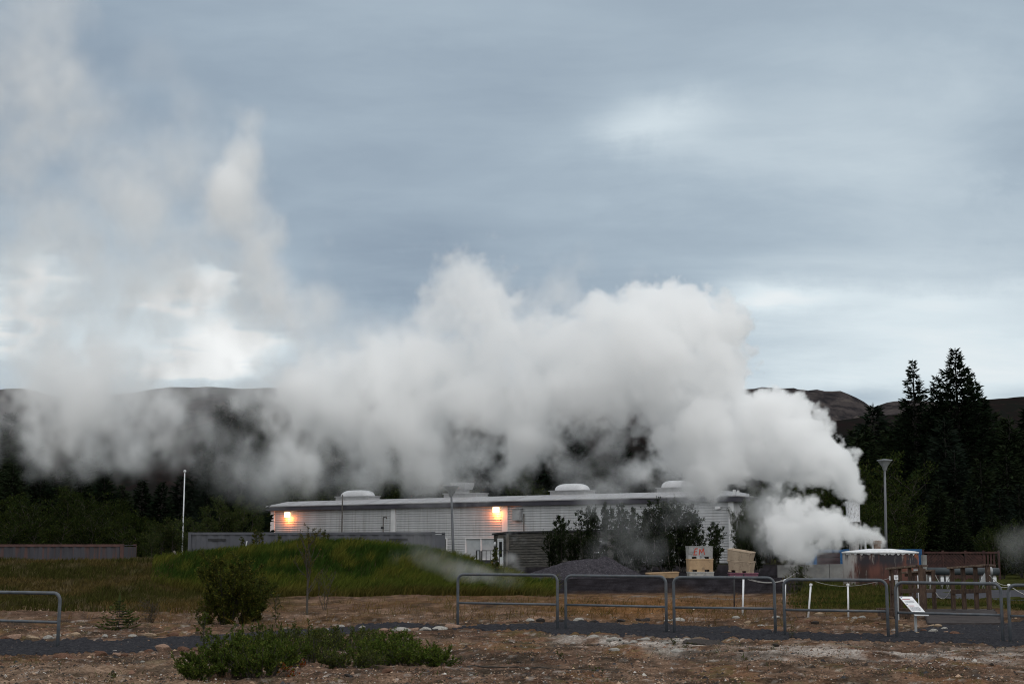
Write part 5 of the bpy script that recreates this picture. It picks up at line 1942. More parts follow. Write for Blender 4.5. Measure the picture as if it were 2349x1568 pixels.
def put_conifer(px, pyt, y, label, group=GW):
    g_ = P(px, 1290, y)
    z0 = hz(g_.x, y)
    ht = P(px, pyt, y).z - z0
    label = size_word(ht) + ' ' + label + ' over ' + near_word(px)
    i = rt.randrange(3)
    s = ht / 10.0
    wd_ = .62 if 440 < px < 640 else 1.0
    if first[i]:
        first[i] = False
        o = protos[i]
        o.location = (g_.x, y, z0)
        o.scale = (s * wd_, s * wd_, s)
        o['label'], o['group'], o['category'] = label, group, 'tree'
        return
    copytree(protos[i], (g_.x, y, z0), rt.uniform(0, 6.28), s * wd_ * rt.uniform(.9, 1.15), label, group, s)['category'] = 'tree'


for i_ in range(46):
    put_conifer(rt.uniform(1905, 2440), rt.uniform(965, 1040), rt.uniform(134, 190), 'dark spruce', 'spruces in the wood on the right')
for px, pyt, y in ((1930, 1010, 131), (1975, 1000, 128), (2016, 928, 140), (2045, 985, 127), (2080, 945, 124), (2150, 950, 122), (2180, 960, 112), (2255, 950, 121), (2290, 945, 126), (2330, 955, 119), (2375, 935, 122), (2420, 940, 118),
                   (2320, 1020, 104), (2200, 1030, 106), (2130, 1040, 110), (2260, 1050, 100), (2375, 1060, 98), (2160, 1110, 96), (2235, 1120, 94), (2300, 1120, 92), (2345, 1110, 93), (2195, 1150, 90), (2120, 1120, 98), (2280, 1170, 88), (2420, 1100, 95), (2340, 1180, 88)):
    put_conifer(px, pyt, y, 'dark spruce', 'spruces in the wood on the right')
px = 655
while px < 1930:
    put_conifer(px + rt.uniform(-14, 14), rt.uniform(985, 1075) if 1180 < px < 1560 else rt.uniform(1010, 1090), rt.uniform(164, 192), 'dark spruce in steam', 'spruces behind the white building')
    px += 34
for px, pyt, y in ((-30, 960, 128), (12, 945, 132), (48, 985, 126), (85, 1050, 118), (-60, 1000, 115), (20, 1060, 108), (120, 1075, 120), (178, 1040, 122), (205, 1035, 126), (232, 1070, 118), (150, 1100, 112), (275, 1110, 120), (320, 1100, 130), (365, 1105, 128), (410, 1090, 135),
                   (455, 1010, 132), (492, 930, 136), (520, 915, 138), (548, 912, 134), (575, 920, 168), (605, 955, 172), (632, 985, 174), (660, 1010, 176), (470, 1060, 118), (520, 1050, 120), (535, 1060, 165), (612, 1075, 172)):
    put_conifer(px, pyt, y, 'dark steamy spruce', 'spruces left of the white building')

LG = (0.028, 0.040, 0.010)
bl = [broadleaf('birch_tree', 201, 5.0, 3.6, 3, 13, 5200, .17, (.024, .034, .010), (.040, .050, .012), .25, .16, .55, tw=8),
      broadleaf('birch_tree', 202, 5.0, 4.2, 4, 12, 5200, .17, (.020, .029, .009), (.034, .042, .011), .25, .12, .6, tw=8),
      broadleaf('birch_tree', 203, 5.0, 3.0, 3, 13, 4200, .16, (.034, .046, .016), (.055, .064, .020), .25, .2, .7, tw=8)]
bfirst = [True] * 3


def put_broad(px, pyt, y, label, group, i=None, wide=1.0):
    g_ = P(px, 1290, y)
    z0 = hz(g_.x, y)
    s = (P(px, pyt, y).z - z0) / 5.15
    i = rt.randrange(3) if i is None else i
    label = size_word(s * 5.15) + ' ' + label + ', by ' + near_word(px)
    if bfirst[i]:
        bfirst[i] = False
        o = bl[i]
        o.location = (g_.x, y, z0)
        o.scale = (s * wide, s * wide, s)
        o['label'], o['group'], o['category'] = label, group, 'tree'
        return
    copytree(bl[i], (g_.x, y, z0), rt.uniform(0, 6.28), s * wide, label, group, s)['category'] = 'tree'


for px, pyt, y in ((-45, 1150, 90), (15, 1162, 86), (62, 1150, 90), (105, 1155, 85), (150, 1143, 89), (205, 1132, 88), (238, 1140, 85), (282, 1160, 84), (322, 1172, 86), (180, 1180, 80), (60, 1190, 80), (-10, 1200, 79), (120, 1195, 79), (245, 1190, 79), (300, 1205, 78)):
    put_broad(px, pyt, y, 'dense green birch', 'green trees behind the rust streaked container', rt.randrange(2))
for px, pyt, y in ((365, 1205, 80), (400, 1192, 80), (345, 1225, 76)):
    put_broad(px, pyt, y, 'greyish green bushy willow', 'willows at the white pole', 2)
for px, pyt, y, w in ((455, 1190, 98, 1), (490, 1165, 100, 1), (530, 1142, 102, .9), (562, 1165, 100, .9), (588, 1185, 102, .6), (430, 1200, 95, 1.1)):
    put_broad(px, pyt, y, 'grey green birch', 'birches behind the grey container', 2, w)
for px, pyt, y, w in ((610, 1110, 166, 1), (650, 1095, 168, 1.1), (695, 1105, 166, 1), (735, 1115, 168, 1.1), (850, 1110, 170, 1), (900, 1100, 172, 1), (960, 1095, 170, 1), (1060, 1085, 168, 1), (1110, 1090, 172, 1), (1165, 1100, 168, 1.1), (1210, 1095, 168, 1)):
    put_broad(px, pyt, y, 'olive birch behind the roof', 'birches behind the white building', 0, w)
for px, pyt, y, w in ((1700, 1206, 111, .6), (1706, 1178, 113, .55), (1716, 1150, 115, .55), (1735, 1140, 116, .7), (1708, 1196, 113, .45), (1720, 1172, 115, .5), (1752, 1150, 115, .7), (1736, 1205, 110, .7), (1722, 1196, 112, .55), (1738, 1160, 113, .6), (1764, 1138, 114, .7), (1728, 1240, 107, .8), (1762, 1130, 124, .9), (1785, 1120, 124, 1), (1815, 1105, 124, 1), (1850, 1095, 122, 1), (1890, 1100, 118, 1), (1752, 1215, 112, .9), (1785, 1220, 108, 1), (1815, 1210, 104, 1.1)):
    put_broad(px, pyt, y, 'dark green birch', 'birches right of the white building', rt.randrange(3), w)
for px, pyt, y, w in ((1930, 1040, 106, .8), (1965, 1032, 104, .8), (2000, 1055, 102, .8), (2040, 1090, 98, .9), (2070, 1150, 94, 1), (2005, 1140, 92, .9), (2090, 1195, 90, 1), (2030, 1180, 88, 1)):
    put_broad(px, pyt, y, 'green birch', 'birches behind the tall street lamp', rt.randrange(2), w)
for px, pyt, y, w in ((2300, 1222, 80, 1.1), (2345, 1205, 82, 1.1), (2385, 1215, 80, 1.1)):
    put_broad(px, pyt, y, 'green bushy tree', 'bushy trees right of the fence', 1, w)

# upright willows in front of the white building
wl_ = [broadleaf('willow_shrub', 301, 4.0, 2.0, 5, 11, 3600, .16, (.018, .027, .012), (.030, .040, .017), .3, .12, 1.4, bark='bark', tw=6, cat='shrub', clump=.10),
       broadleaf('willow_shrub', 302, 4.0, 2.8, 6, 13, 8000, .16, (.014, .021, .009), (.028, .036, .015), .3, .10, 1.1, bark='palebark', tw=7, cat='shrub', clump=.12)]
for i_, (px, pyt, y, i, w, lab) in enumerate((
        (1285, 1192, 94, 0, .9, 'small topped willow shrub in front of the shed roof'), (1345, 1172, 92, 0, .9, 'narrow willow shrub rising over the shed roof'), (1382, 1164, 92, 0, .7, 'tall thin willow shoot with bushy top in front of the white siding'),
        (1420, 1166, 90, 0, .8, 'steam veiled willow shrub in front of the white siding'), (1462, 1176, 90, 0, .9, 'veiled loose willow shrub right of the shed'), (1522, 1158, 88, 1, .95, 'dark dense willow shrub with full crown in front of the white siding'),
        (1562, 1164, 88, 1, .95, 'dark full willow shrub behind the stack with red letters'), (1492, 1205, 87, 1, .95, 'dark willow shrub behind the gravel heap, on its right'), (1590, 1225, 86, 1, .8, 'low dark willow shrub just behind the lettered tub stack'),
        (1640, 1206, 88, 0, 1.0, 'light loose willow shrub between the two tub stacks'), (1265, 1225, 96, 1, .9, 'low dark willow shrub against the shed wall'), (1310, 1228, 93, 1, 1.0, 'spreading dark willow shrub in front of the shed window'),
        (1360, 1232, 90, 1, 1.0, 'dark willow shrub behind the top of the gravel heap'), (1425, 1228, 88, 1, 1.1, 'dark willow shrub with pale stems right of the shed window'), (1460, 1240, 85, 1, 1.0, 'low dark willow shrub by the gravel heap slope'),
        (1716, 1232, 92, 1, .8, 'dark willow shrub behind the leaning tub stack'), (1740, 1240, 88, 1, 1.1, 'dark low willow shrub right of the leaning tub stack'), (1540, 1225, 84, 1, .9, 'dark low willow shrub behind the single low tub'), (1630, 1250, 84, 1, 1.0, 'dark low willow shrub behind the gap of the tub stacks'))):
    g_ = P(px, 1290, y)
    z0 = hz(g_.x, y)
    s = (P(px, pyt, y).z - z0) / 4.15
    if i_ in (0, 5):
        o = wl_[i]
        o.location = (g_.x, y, z0)
        o.scale = (s * w, s * w, s)
        o['label'] = lab
    else:
        o = copytree(wl_[i], (g_.x, y, z0), rt.uniform(0, 6.28), s * w, lab, None, s)
    o['group'] = 'willow shrubs in front of the white building'

# tall weeds on the mound crest
wd = broadleaf('tall_weed', 331, .8, .35, 3, 8, 260, .09, (.040, .050, .014), (.09, .07, .025), .2, .1, 1.4, tw=3, cat='weed', trunkr=.012)
wfirst = True
for px, pyt, y in ((583, 1214, 61), (600, 1222, 61), (640, 1228, 61.5), (722, 1224, 60.5), (742, 1218, 60.5), (750, 1226, 61), (826, 1232, 60.5), (553, 1234, 60.5), (692, 1228, 60), (1140, 1262, 58)):
    g_ = P(px, 1290, y)
    z0 = hz(g_.x, y)
    s = (P(px, pyt, y).z - z0) / .8
    lab, gr = 'tall seeding weed standing above the grass of the mound crest', 'tall weeds on the mound crest'
    if wfirst:
        wd.location, wd.scale, wfirst = (g_.x, y, z0), (s, s, s), False
        wd['label'], wd['group'] = lab, gr
    else:
        copytree(wd, (g_.x, y, z0), rt.uniform(0, 6.28), s, lab, gr)

# ---- near plants


def place(o, px, py, s=1.0, dz=0.0):
    p = G(px, py)
    o.location = (p.x, p.y, hz(p.x, p.y) + dz)
    o.scale = (s, s, s)
    return p


place(broadleaf('birch_bush', 341, 1.32, 1.12, 7, 15, 17000, .048, (.048, .056, .013), (.11, .10, .02), .14, .04, .9, bark='darkbark', label='dark olive birch bush standing before the mound', cat='shrub', tw=9, clump=.10, trunkr=.03), 520, 1432)
place(broadleaf('birch_bush', 342, .78, .95, 6, 13, 11000, .048, (.044, .052, .013), (.10, .09, .018), .12, .04, .8, bark='darkbark', label='lower brownish part birch bush joining the olive bush on its right', cat='shrub', tw=8, clump=.10, trunkr=.02), 590, 1424)
place(broadleaf('birch_bush', 350, .72, .8, 5, 11, 5200, .046, (.046, .054, .013), (.11, .10, .02), .14, .05, .8, bark='darkbark', label='low part birch bush in the middle, between the two olive birch bushes', cat='shrub', tw=8, clump=.12, trunkr=.02), 558, 1431)
place(broadleaf('birch_bush', 351, .5, .6, 4, 9, 1800, .044, (.054, .056, .013), (.12, .10, .02), .2, .05, .8, bark='darkbark', label='small straggly birch bush at the left foot of the olive birch bush', cat='shrub', tw=6, clump=.14, trunkr=.014), 478, 1430)
place(broadleaf('birch_sapling', 343, 1.95, 1.25, 1, 26, 1300, .042, (.062, .058, .016), (.10, .08, .02), .2, .22, 1.3, bark='bark', label='thin nearly bare birch sapling with pale trunk', tw=5, clump=.06, trunkr=.035), 704, 1408)
place(broadleaf('birch_sapling', 344, 1.0, .85, 3, 12, 260, .036, (.050, .050, .014), None, 0, .15, .9, label='low twiggy sapling at the foot of the thin birch', tw=5, clump=.06, trunkr=.016), 745, 1400)
place(broadleaf('birch_sapling', 345, .62, .42, 1, 16, 300, .034, (.048, .054, .014), (.09, .08, .02), .15, .12, .9, label='small leafy sapling right of the olive birch bush', tw=5, clump=.08, trunkr=.012), 632, 1430)
place(conifer('spruce_sapling', 346, .62, .50, 11, 9, 14, .085, (.046, .056, .018), label='small young spruce on the bare ground left of the birch bush', droop=.1, up=.2, pw=.8, cat='tree'), 272, 1441)
place(broadleaf('heather_shrub', 347, .42, .62, 6, 8, 700, .024, (.052, .044, .020), (.06, .035, .03), .3, .05, .8, label='low brownish heath shrub right of the small spruce', cat='shrub', tw=6, clump=.12), 345, 1432)
place(broadleaf('willow_sapling', 348, .62, .42, 1, 16, 420, .042, (.050, .066, .014), None, 0, .08, 1.0, label='light green willow sapling left of the low green shrub', cat='shrub', tw=5, clump=.10, trunkr=.012), 466, 1500)
place(broadleaf('willow_sapling', 349, .34, .3, 1, 14, 260, .036, (.046, .058, .014), None, 0, .05, .9, label='small yellowish willow sprig at the field edge left of the olive bush', cat='shrub', tw=4, clump=.1), 455, 1425)

# the low green willow shrub in front: three plants grown together
LEAFG = (.052, .074, .015)


def low_shrub(seed, pts, nleaf, label, tint):
    rng = np.random.default_rng(seed)
    b = G(*pts[0][:2])
    r = empty('low_willow_shrub', (b.x, b.y, hz(b.x, b.y)), 0, label, 'shrub', 'low willow shrubs in front')
    mb = MB()
    Pn, Dn = [], []
    nst = 0
    for px, py, rad, hh in pts:
        c_ = G(px, py)
        rm = rad * c_.y / 3297.0
        hm = hh * c_.y / 3297.0
        ns_ = int(26 * (rad / 70) ** 1.3) + 8
        for s_ in range(ns_):
            a = rng.uniform(0, 2 * math.pi)
            rr = rm * math.sqrt(rng.random())
            ex, ey = c_.x + math.cos(a) * rr * 1.05, c_.y + math.sin(a) * rr * 1.3
            hh_ = hm * (1 - .55 * (rr / rm) ** 2) * rng.uniform(.65, 1.15)
            bx_, by_ = c_.x + math.cos(a) * rr * .45, c_.y + math.sin(a) * rr * .6
            p0 = np.array([bx_ - b.x, by_ - b.y, hz(bx_, by_) - r.location.z - .02])
            p2 = np.array([ex - b.x, ey - b.y, hz(ex, ey) - r.location.z + hh_])
            p1 = (p0 + p2) / 2 + np.array([0, 0, .03])
            mb.tube([tuple(p0), tuple(p1), tuple(p2)], [.007, .005, .002], 4, cap=False)
            d = norm((p2 - p0)[None])[0]
            for q in range(5):
                f = rng.uniform(.12, 1)
                q0 = p0 + (p2 - p0) * f
                dd_ = d + rng.normal(0, .65, 3) + np.array([0, 0, .45])
                dd_ /= np.linalg.norm(dd_)
                q1 = q0 + dd_ * rng.uniform(.05, .16)
                mb.tube([tuple(q0), tuple(q1)], [.003, .0012], 3, cap=False)
                Pn.append((q0, q1))
    A, B = np.array([t_[0] for t_ in Pn]), np.array([t_[1] for t_ in Pn])
    i = rng.integers(0, len(A), nleaf)
    f = rng.uniform(.0, 1.1, nleaf)[:, None]
    p = A[i] * (1 - f) + B[i] * f + rng.normal(0, .007, (nleaf, 3))
    d = norm(B[i] - A[i]) * .9 + rng.normal(0, .6, (nleaf, 3)) + np.array([0, 0, .25])
    V = leaf_quads(p, d, rng.uniform(.020, .044, nleaf), rng.uniform(.011, .021, nleaf), rng, .15)
    mb.build('stems', MT['bark'], r)
    quads_obj('foliage', V, MT['leaf'], r, tints(nleaf, tint, rng, .28, (.10, .11, .025), .14))
    return r


low_shrub(401, [(520, 1552, 92, 88), (600, 1556, 85, 78), (560, 1520, 80, 72), (455, 1560, 52, 50), (640, 1530, 70, 66)], 34000, 'low dense green willow shrub nearest the camera, with rounded left end', LEAFG)
low_shrub(402, [(720, 1520, 90, 62), (690, 1485, 85, 48), (790, 1490, 90, 50), (800, 1535, 70, 42), (600, 1488, 60, 46), (860, 1478, 60, 34)], 24000, 'low loose willow shrub with twigs showing, middle of the low shrubs', (.052, .064, .018))
low_shrub(403, [(860, 1520, 90, 52), (940, 1522, 80, 44), (1000, 1526, 52, 30), (905, 1500, 70, 40)], 19000, 'low bright green willow shrub tapering to a thin right end', (.058, .083, .016))
place(broadleaf('red_herb', 411, .20, .28, 4, 6, 90, .05, (.16, .040, .012), (.10, .09, .02), .35, .05, .7, label='small red leaved herb at the foot of the low green shrub', cat='herb', tw=3, clump=.1, trunkr=.006), 665, 1560)
for i, (px, py, h_, lab) in enumerate(((255, 1556, .16, 'tiny yellow green seedling on the sandy ground'), (1283, 1512, .12, 'small dark herb left of the pale crust patch'), (1580, 1488, .14, 'small green herb beside the log-like dark rock'), (1710, 1512, .11, 'small green herb on the near gravel below the third barrier'),
                                       (1815, 1462, .22, 'small green sprig at the foot of the lawn barrier'), (1056, 1520, .14, 'small green herb just right of the low shrubs'), (1545, 1484, .13, 'small green herb in the pale crust patch'), (1365, 1542, .10, 'small greenish herb on the near gravel right of the dead branch'))):
    place(broadleaf('small_herb', 420 + i, h_, h_ * 1.1, 3, 5, 70, .028, (.042, .056, .014), (.09, .06, .03), .25, .05, .8, label=lab, cat='herb', tw=3, clump=.1, trunkr=.004), px, py)
place(broadleaf('slope_bush', 440, .9, .7, 4, 9, 700, .06, (.030, .040, .013), None, 0, .06, 1.0, label='small dark bush by the iron stake in front of the concrete wall', cat='shrub', tw=6, clump=.1), 1829, 1362)

# ------------------------------------------------------------------ steam: real volumes, their density worked out as arrays of voxels


def bspl(n, vox, step, off):
    """weights that resample a coarse random lattice smoothly on n voxels"""
    x = np.arange(n) * vox / step + off
    i0 = np.floor(x).astype(int)
    t = x - i0
    w = np.stack([(1 - t) ** 3 / 6, (3 * t ** 3 - 6 * t ** 2 + 4) / 6, (-3 * t ** 3 + 3 * t ** 2 + 3 * t + 1) / 6, t ** 3 / 6], -1)
    m = i0.max() + 4
    W = np.zeros((n, m), np.float32)
    for k_ in range(4):
        W[np.arange(n), i0 + k_] += w[:, k_]
    return W, m


def noise3(shape, vox, wave, octv, seed, gain=.5, billow=False, stretch=(1, 1, 1)):
    rng = np.random.default_rng(seed)
    out = np.zeros(shape, np.float32)
    amp, tot = 1.0, 0.0
    for o_ in range(octv):
        st = [wave * s_ / 2 for s_ in stretch]
        if min(st) < min(vox) * .9:
            break
        Ws = [bspl(shape[a], vox[a], st[a], rng.random()) for a in range(3)]
        g_ = rng.normal(0, 1, [w_[1] for w_ in Ws]).astype(np.float32)
        g_ = np.tensordot(Ws[0][0], g_, (1, 0))
        g_ = np.tensordot(Ws[1][0], g_, (1, 1)).transpose(1, 0, 2)
        g_ = np.tensordot(g_, Ws[2][0], (2, 1))
        g_ *= 1.9
        if billow:
            g_ = np.abs(g_) - .55
        out += amp * g_
        tot += amp
        amp *= gain
        wave /= 2.05
    return out / tot


def steam_material(name, dens, aniso=0.15):
    m = bpy.data.materials.new(name)
    m.use_nodes = True
    t = m.node_tree
    t.nodes.clear()
    pv = N(t, 'ShaderNodeVolumePrincipled')
    pv.inputs['Color'].default_value = (0.998, 0.998, 0.998, 1)
    pv.inputs['Density'].default_value = dens
    pv.inputs['Anisotropy'].default_value = aniso
    o = N(t, 'ShaderNodeOutputMaterial')
    t.links.new(pv.outputs[0], o.inputs['Volume'])
    return m


def volume_object(name, D, bmin, bmax, material, label):
    nx, ny, nz = D.shape
    n = nx * ny * nz
    me = bpy.data.meshes.new(name)
    me.vertices.add(n)
    at = me.attributes.new('voxel_density', 'FLOAT', 'POINT')
    at.data.foreach_set('value', np.ascontiguousarray(D.transpose(2, 1, 0)).reshape(-1).astype(np.float32))
    cen = [(a + b) / 2 for a, b in zip(bmin, bmax)]
    o = bpy.data.objects.new(name, me)
    col.objects.link(o)
    o.location = cen
    lo = [a - c for a, c in zip(bmin, cen)]
    hi = [b - c for b, c in zip(bmax, cen)]
    g = bpy.data.node_groups.new(name + '_field', 'GeometryNodeTree')
    g.interface.new_socket('Geometry', in_out='INPUT', socket_type='NodeSocketGeometry')
    g.interface.new_socket('Geometry', in_out='OUTPUT', socket_type='NodeSocketGeometry')
    gi, go = g.nodes.new('NodeGroupInput'), g.nodes.new('NodeGroupOutput')
    pos = g.nodes.new('GeometryNodeInputPosition')
    sub = g.nodes.new('ShaderNodeVectorMath')
    sub.operation = 'SUBTRACT'
    g.links.new(pos.outputs[0], sub.inputs[0])
    sub.inputs[1].default_value = lo
    dv = g.nodes.new('ShaderNodeVectorMath')
    dv.operation = 'DIVIDE'
    g.links.new(sub.outputs[0], dv.inputs[0])
    dv.inputs[1].default_value = [(h - l) / (k - 1) for h, l, k in zip(hi, lo, (nx, ny, nz))]
    ad = g.nodes.new('ShaderNodeVectorMath')
    ad.operation = 'ADD'
    g.links.new(dv.outputs[0], ad.inputs[0])
    ad.inputs[1].default_value = (.5, .5, .5)
    fl = g.nodes.new('ShaderNodeVectorMath')
    fl.operation = 'FLOOR'
    g.links.new(ad.outputs[0], fl.inputs[0])
    sp = g.nodes.new('ShaderNodeSeparateXYZ')
    g.links.new(fl.outputs[0], sp.inputs[0])

    def mth(op, a, b, c=None):
        n_ = g.nodes.new('ShaderNodeMath')
        n_.operation = op
        for i_, v_ in enumerate((a, b, c)):
            if v_ is None:
                continue
            if isinstance(v_, (int, float)):
                n_.inputs[i_].default_value = v_
            else:
                g.links.new(v_, n_.inputs[i_])
        return n_.outputs[0]
    idx = mth('MULTIPLY_ADD', sp.outputs[2], float(ny), sp.outputs[1])
    idx = mth('MULTIPLY_ADD', idx, float(nx), sp.outputs[0])
    na = g.nodes.new('GeometryNodeInputNamedAttribute')
    na.data_type = 'FLOAT'
    na.inputs['Name'].default_value = 'voxel_density'
    si = g.nodes.new('GeometryNodeSampleIndex')
    si.data_type = 'FLOAT'
    si.domain = 'POINT'
    si.clamp = True
    g.links.new(gi.outputs[0], si.inputs['Geometry'])
    g.links.new([s_ for s_ in na.outputs if s_.enabled][0], si.inputs['Value'])
    g.links.new(idx, si.inputs['Index'])
    vc = g.nodes.new('GeometryNodeVolumeCube')
    g.links.new(si.outputs[0], vc.inputs['Density'])
    vc.inputs['Min'].default_value = lo
    vc.inputs['Max'].default_value = hi
    vc.inputs['Resolution X'].default_value = nx
    vc.inputs['Resolution Y'].default_value = ny
    vc.inputs['Resolution Z'].default_value = nz
    sm_ = g.nodes.new('GeometryNodeSetMaterial')
    sm_.inputs['Material'].default_value = material
    g.links.new(vc.outputs[0], sm_.inputs[0])
    g.links.new(sm_.outputs[0], go.inputs[0])
    md = o.modifiers.new('steam', 'NODES')
    md.node_group = g
    me.materials.append(material)
    tag(o, label, None, None, 'stuff')
    return o


class Steam:
    def __init__(s, px0, px1, py0, py1, y0, y1, yref, vox, voxy, seed, stretch=(1, 1, 1)):
        a, b = P(px0, py1, yref), P(px1, py0, yref)
        s.lo = np.array([a.x, y0, a.z])
        s.vox = np.array([vox, voxy, vox])
        s.shape = tuple(int(round(k_)) for k_ in ((b.x - a.x) / vox, (y1 - y0) / voxy, (b.z - a.z) / vox))
        s.D = np.zeros(s.shape, np.float32)
        s.ax = [s.lo[i] + np.arange(s.shape[i]) * s.vox[i] for i in range(3)]
        s.nb = noise3(s.shape, s.vox, 2.6, 5, seed, .62, True)
        s.nf = noise3(s.shape, s.vox, 3.4, 6, seed + 1, .66, False, stretch)
        s.nc = noise3(s.shape, s.vox, .95, 4, seed + 2, .66, True)
        s.E = np.zeros(s.shape, np.float32)
        s.seed = seed

    def body(s, c, r, k=9.0, sy=1.0):
        """adds a ball to the smooth union of the thick body of the plume"""
        ext = r + 1.3
        sl = []
        for i in range(3):
            i0 = int(max(0, math.floor((c[i] - ext - s.lo[i]) / s.vox[i])))
            i1 = int(min(s.shape[i], math.ceil((c[i] + ext - s.lo[i]) / s.vox[i])))
            if i1 <= i0:
                return
            sl.append(slice(i0, i1))
        X, Y, Z = (s.ax[i][sl[i]] - c[i] for i in range(3))
        d = r - np.sqrt((X ** 2)[:, None, None] + (Y ** 2 / sy ** 2)[None, :, None] + (Z ** 2)[None, None, :])
        s.E[tuple(sl)] += np.exp(k * np.clip(d, -1.3, 4)).astype(np.float32)

    def solidify(s, dens, soft, a_c, a_b, a_f, k=9.0):
        """dens, soft edge width (m), billow amplitudes (m): arrays along the x axis of the grid"""
        v = lambda q: np.asarray(q, np.float32)[:, None, None]
        F = np.log(np.maximum(s.E, math.exp(-1.3 * k))) / k
        F = F + s.nc * v(a_c) + s.nb * v(a_b) + s.nf * v(a_f)
        q = np.clip(F / v(soft), 0, 1)
        s.D = np.maximum(s.D, q * q * (3 - 2 * q) * v(dens))
        s.E = s.nc = None

    def puff(s, c, r, w, sharp, amp, kind='b', sy=1.0):
        ext = r * 1.45
        sl = []
        for i, e_ in enumerate((ext, ext * sy, ext)):
            i0 = int(max(0, math.floor((c[i] - e_ - s.lo[i]) / s.vox[i])))
            i1 = int(min(s.shape[i], math.ceil((c[i] + e_ - s.lo[i]) / s.vox[i])))
            if i1 <= i0:
                return
            sl.append(slice(i0, i1))
        X, Y, Z = (s.ax[i][sl[i]] - c[i] for i in range(3))
        d = np.sqrt((X ** 2)[:, None, None] + (Y ** 2 / sy ** 2)[None, :, None] + (Z ** 2)[None, None, :]) / r
        n_ = (s.nb if kind == 'b' else s.nf)[tuple(sl)]
        q = np.clip((1 - d + amp * n_) * sharp, 0, 1) * np.clip((1.42 - d) * 4, 0, 1)
        t_ = tuple(sl)
        if kind == 'b':
            s.D[t_] = np.maximum(s.D[t_], (q * w).astype(np.float32))
        else:
            s.D[t_] = s.D[t_] + (q * q * (3 - 2 * q) * w).astype(np.float32)

    def done(s, name, material, label):
        for a in range(3):           # fade out at the faces of the grid
            k_ = np.minimum(np.arange(s.shape[a]), np.arange(s.shape[a])[::-1]) / 5.0
            sh = [1, 1, 1]
            sh[a] = -1
            s.D *= np.clip(k_, 0, 1).reshape(sh).astype(np.float32)
        hi = s.lo + s.vox * (np.array(s.shape) - 1)
        return volume_object(name, s.D, list(s.lo), list(hi), material, label)


def depth_of(px):
    return 72.0 + max(0, 1960 - px) * 0.0042


rv = random.Random(33)
DENS = 1.0
msteam = steam_material('steam', DENS)

# --- the thick plume from the stack
A = Steam(905, 2040, 505, 1345, 66.5, 82.5, 75, 0.086, 0.125, 501)
core = [(1961, 1142, 14), (1957, 1124, 20), (1946, 1100, 30), (1926, 1074, 42), (1900, 1060, 48), (1868, 1050, 58), (1850, 1005, 52), (1880, 985, 30), (1822, 950, 52), (1778, 950, 56), (1800, 1010, 75), (1745, 1005, 88), (1750, 940, 50), (1705, 975, 85), (1690, 1050, 60), (1640, 1040, 80),
        (1600, 1000, 90), (1560, 1050, 62), (1535, 1000, 60), (1660, 920, 70), (1640, 850, 88), (1690, 830, 40), (1625, 760, 68), (1655, 715, 38), (1672, 775, 46), (1580, 735, 84), (1595, 690, 46), (1520, 740, 95), (1500, 840, 125), (1540, 930, 105), (1440, 760, 85), (1400, 850, 130), (1420, 900, 90), (1380, 720, 62),
        (1480, 690, 50), (1535, 665, 40), (1300, 820, 110), (1300, 900, 95), (1230, 810, 90), (1200, 880, 100), (1170, 960, 60), (1130, 810, 95), (1100, 730, 75), (1060, 670, 72), (1048, 612, 38), (1010, 660, 52), (1010, 740, 58), (1130, 690, 50), (1070, 860, 120), (1080, 930, 95), (1000, 920, 100), (1000, 840, 70)]
for i, (px, py, r_) in enumerate(core):
    y_ = depth_of(px)
    m_ = y_ / 3297.0
    c = P(px, py, y_)
    c = np.array([c.x, c.y + rv.gauss(0, .25) * r_ * m_, c.z])
    A.body(c, r_ * m_ * 1.04)
    for k_ in range(14):
        u_ = np.array([rv.gauss(0, 1), rv.gauss(0, 1) - .3, rv.gauss(0, 1)])
        u_ /= np.linalg.norm(u_)
        A.body(c + u_ * r_ * m_ * rv.uniform(.66, .80), r_ * m_ * rv.uniform(.25, .36))
# --- the low puff from the outlet beside the tank
for i, (px, py, r_) in enumerate([(2021, 1243, 8), (2012, 1237, 13), (1998, 1232, 19), (1978, 1228, 24), (1952, 1226, 28), (1925, 1222, 36), (1895, 1214, 40), (1868, 1208, 42), (1842, 1204, 46), (1832, 1172, 28), (1805, 1195, 46), (1795, 1222, 44), (1820, 1240, 42), (1845, 1258, 26), (1785, 1168, 28), (1880, 1186, 24), (1775, 1198, 32)]):
    y_ = 70.0 + max(0, 2020 - px) * .002
    m_ = y_ / 3297.0
    c = P(px, py, y_)
    c = np.array([c.x, c.y + rv.gauss(0, .15) * r_ * m_, c.z])
    A.body(c, r_ * m_)
    for k_ in range(12):
        u_ = np.array([rv.gauss(0, 1), rv.gauss(0, 1) - .3, rv.gauss(0, 1)])
        u_ /= np.linalg.norm(u_)
        A.body(c + u_ * r_ * m_ * rv.uniform(.66, .82), r_ * m_ * rv.uniform(.25, .36))
xpx = 1174.5 + A.ax[0] / 75.0 * 3297.0
A.solidify(np.interp(xpx, [900, 1300, 1600, 1850, 1960], [.55, .85, 1.3, 2.0, 3.0]), np.interp(xpx, [900, 1300, 1600, 1800, 1960], [1.1, .65, .28, .16, .10]),
           np.interp(xpx, [900, 1500, 1700, 1900, 1960], [.60, .70, .75, .62, .30]), np.interp(xpx, [900, 1300, 1700, 1900, 1960], [1.2, 1.1, .70, .34, .06]), np.interp(xpx, [900, 1300, 1700, 1900], [1.2, .9, .32, .08]))
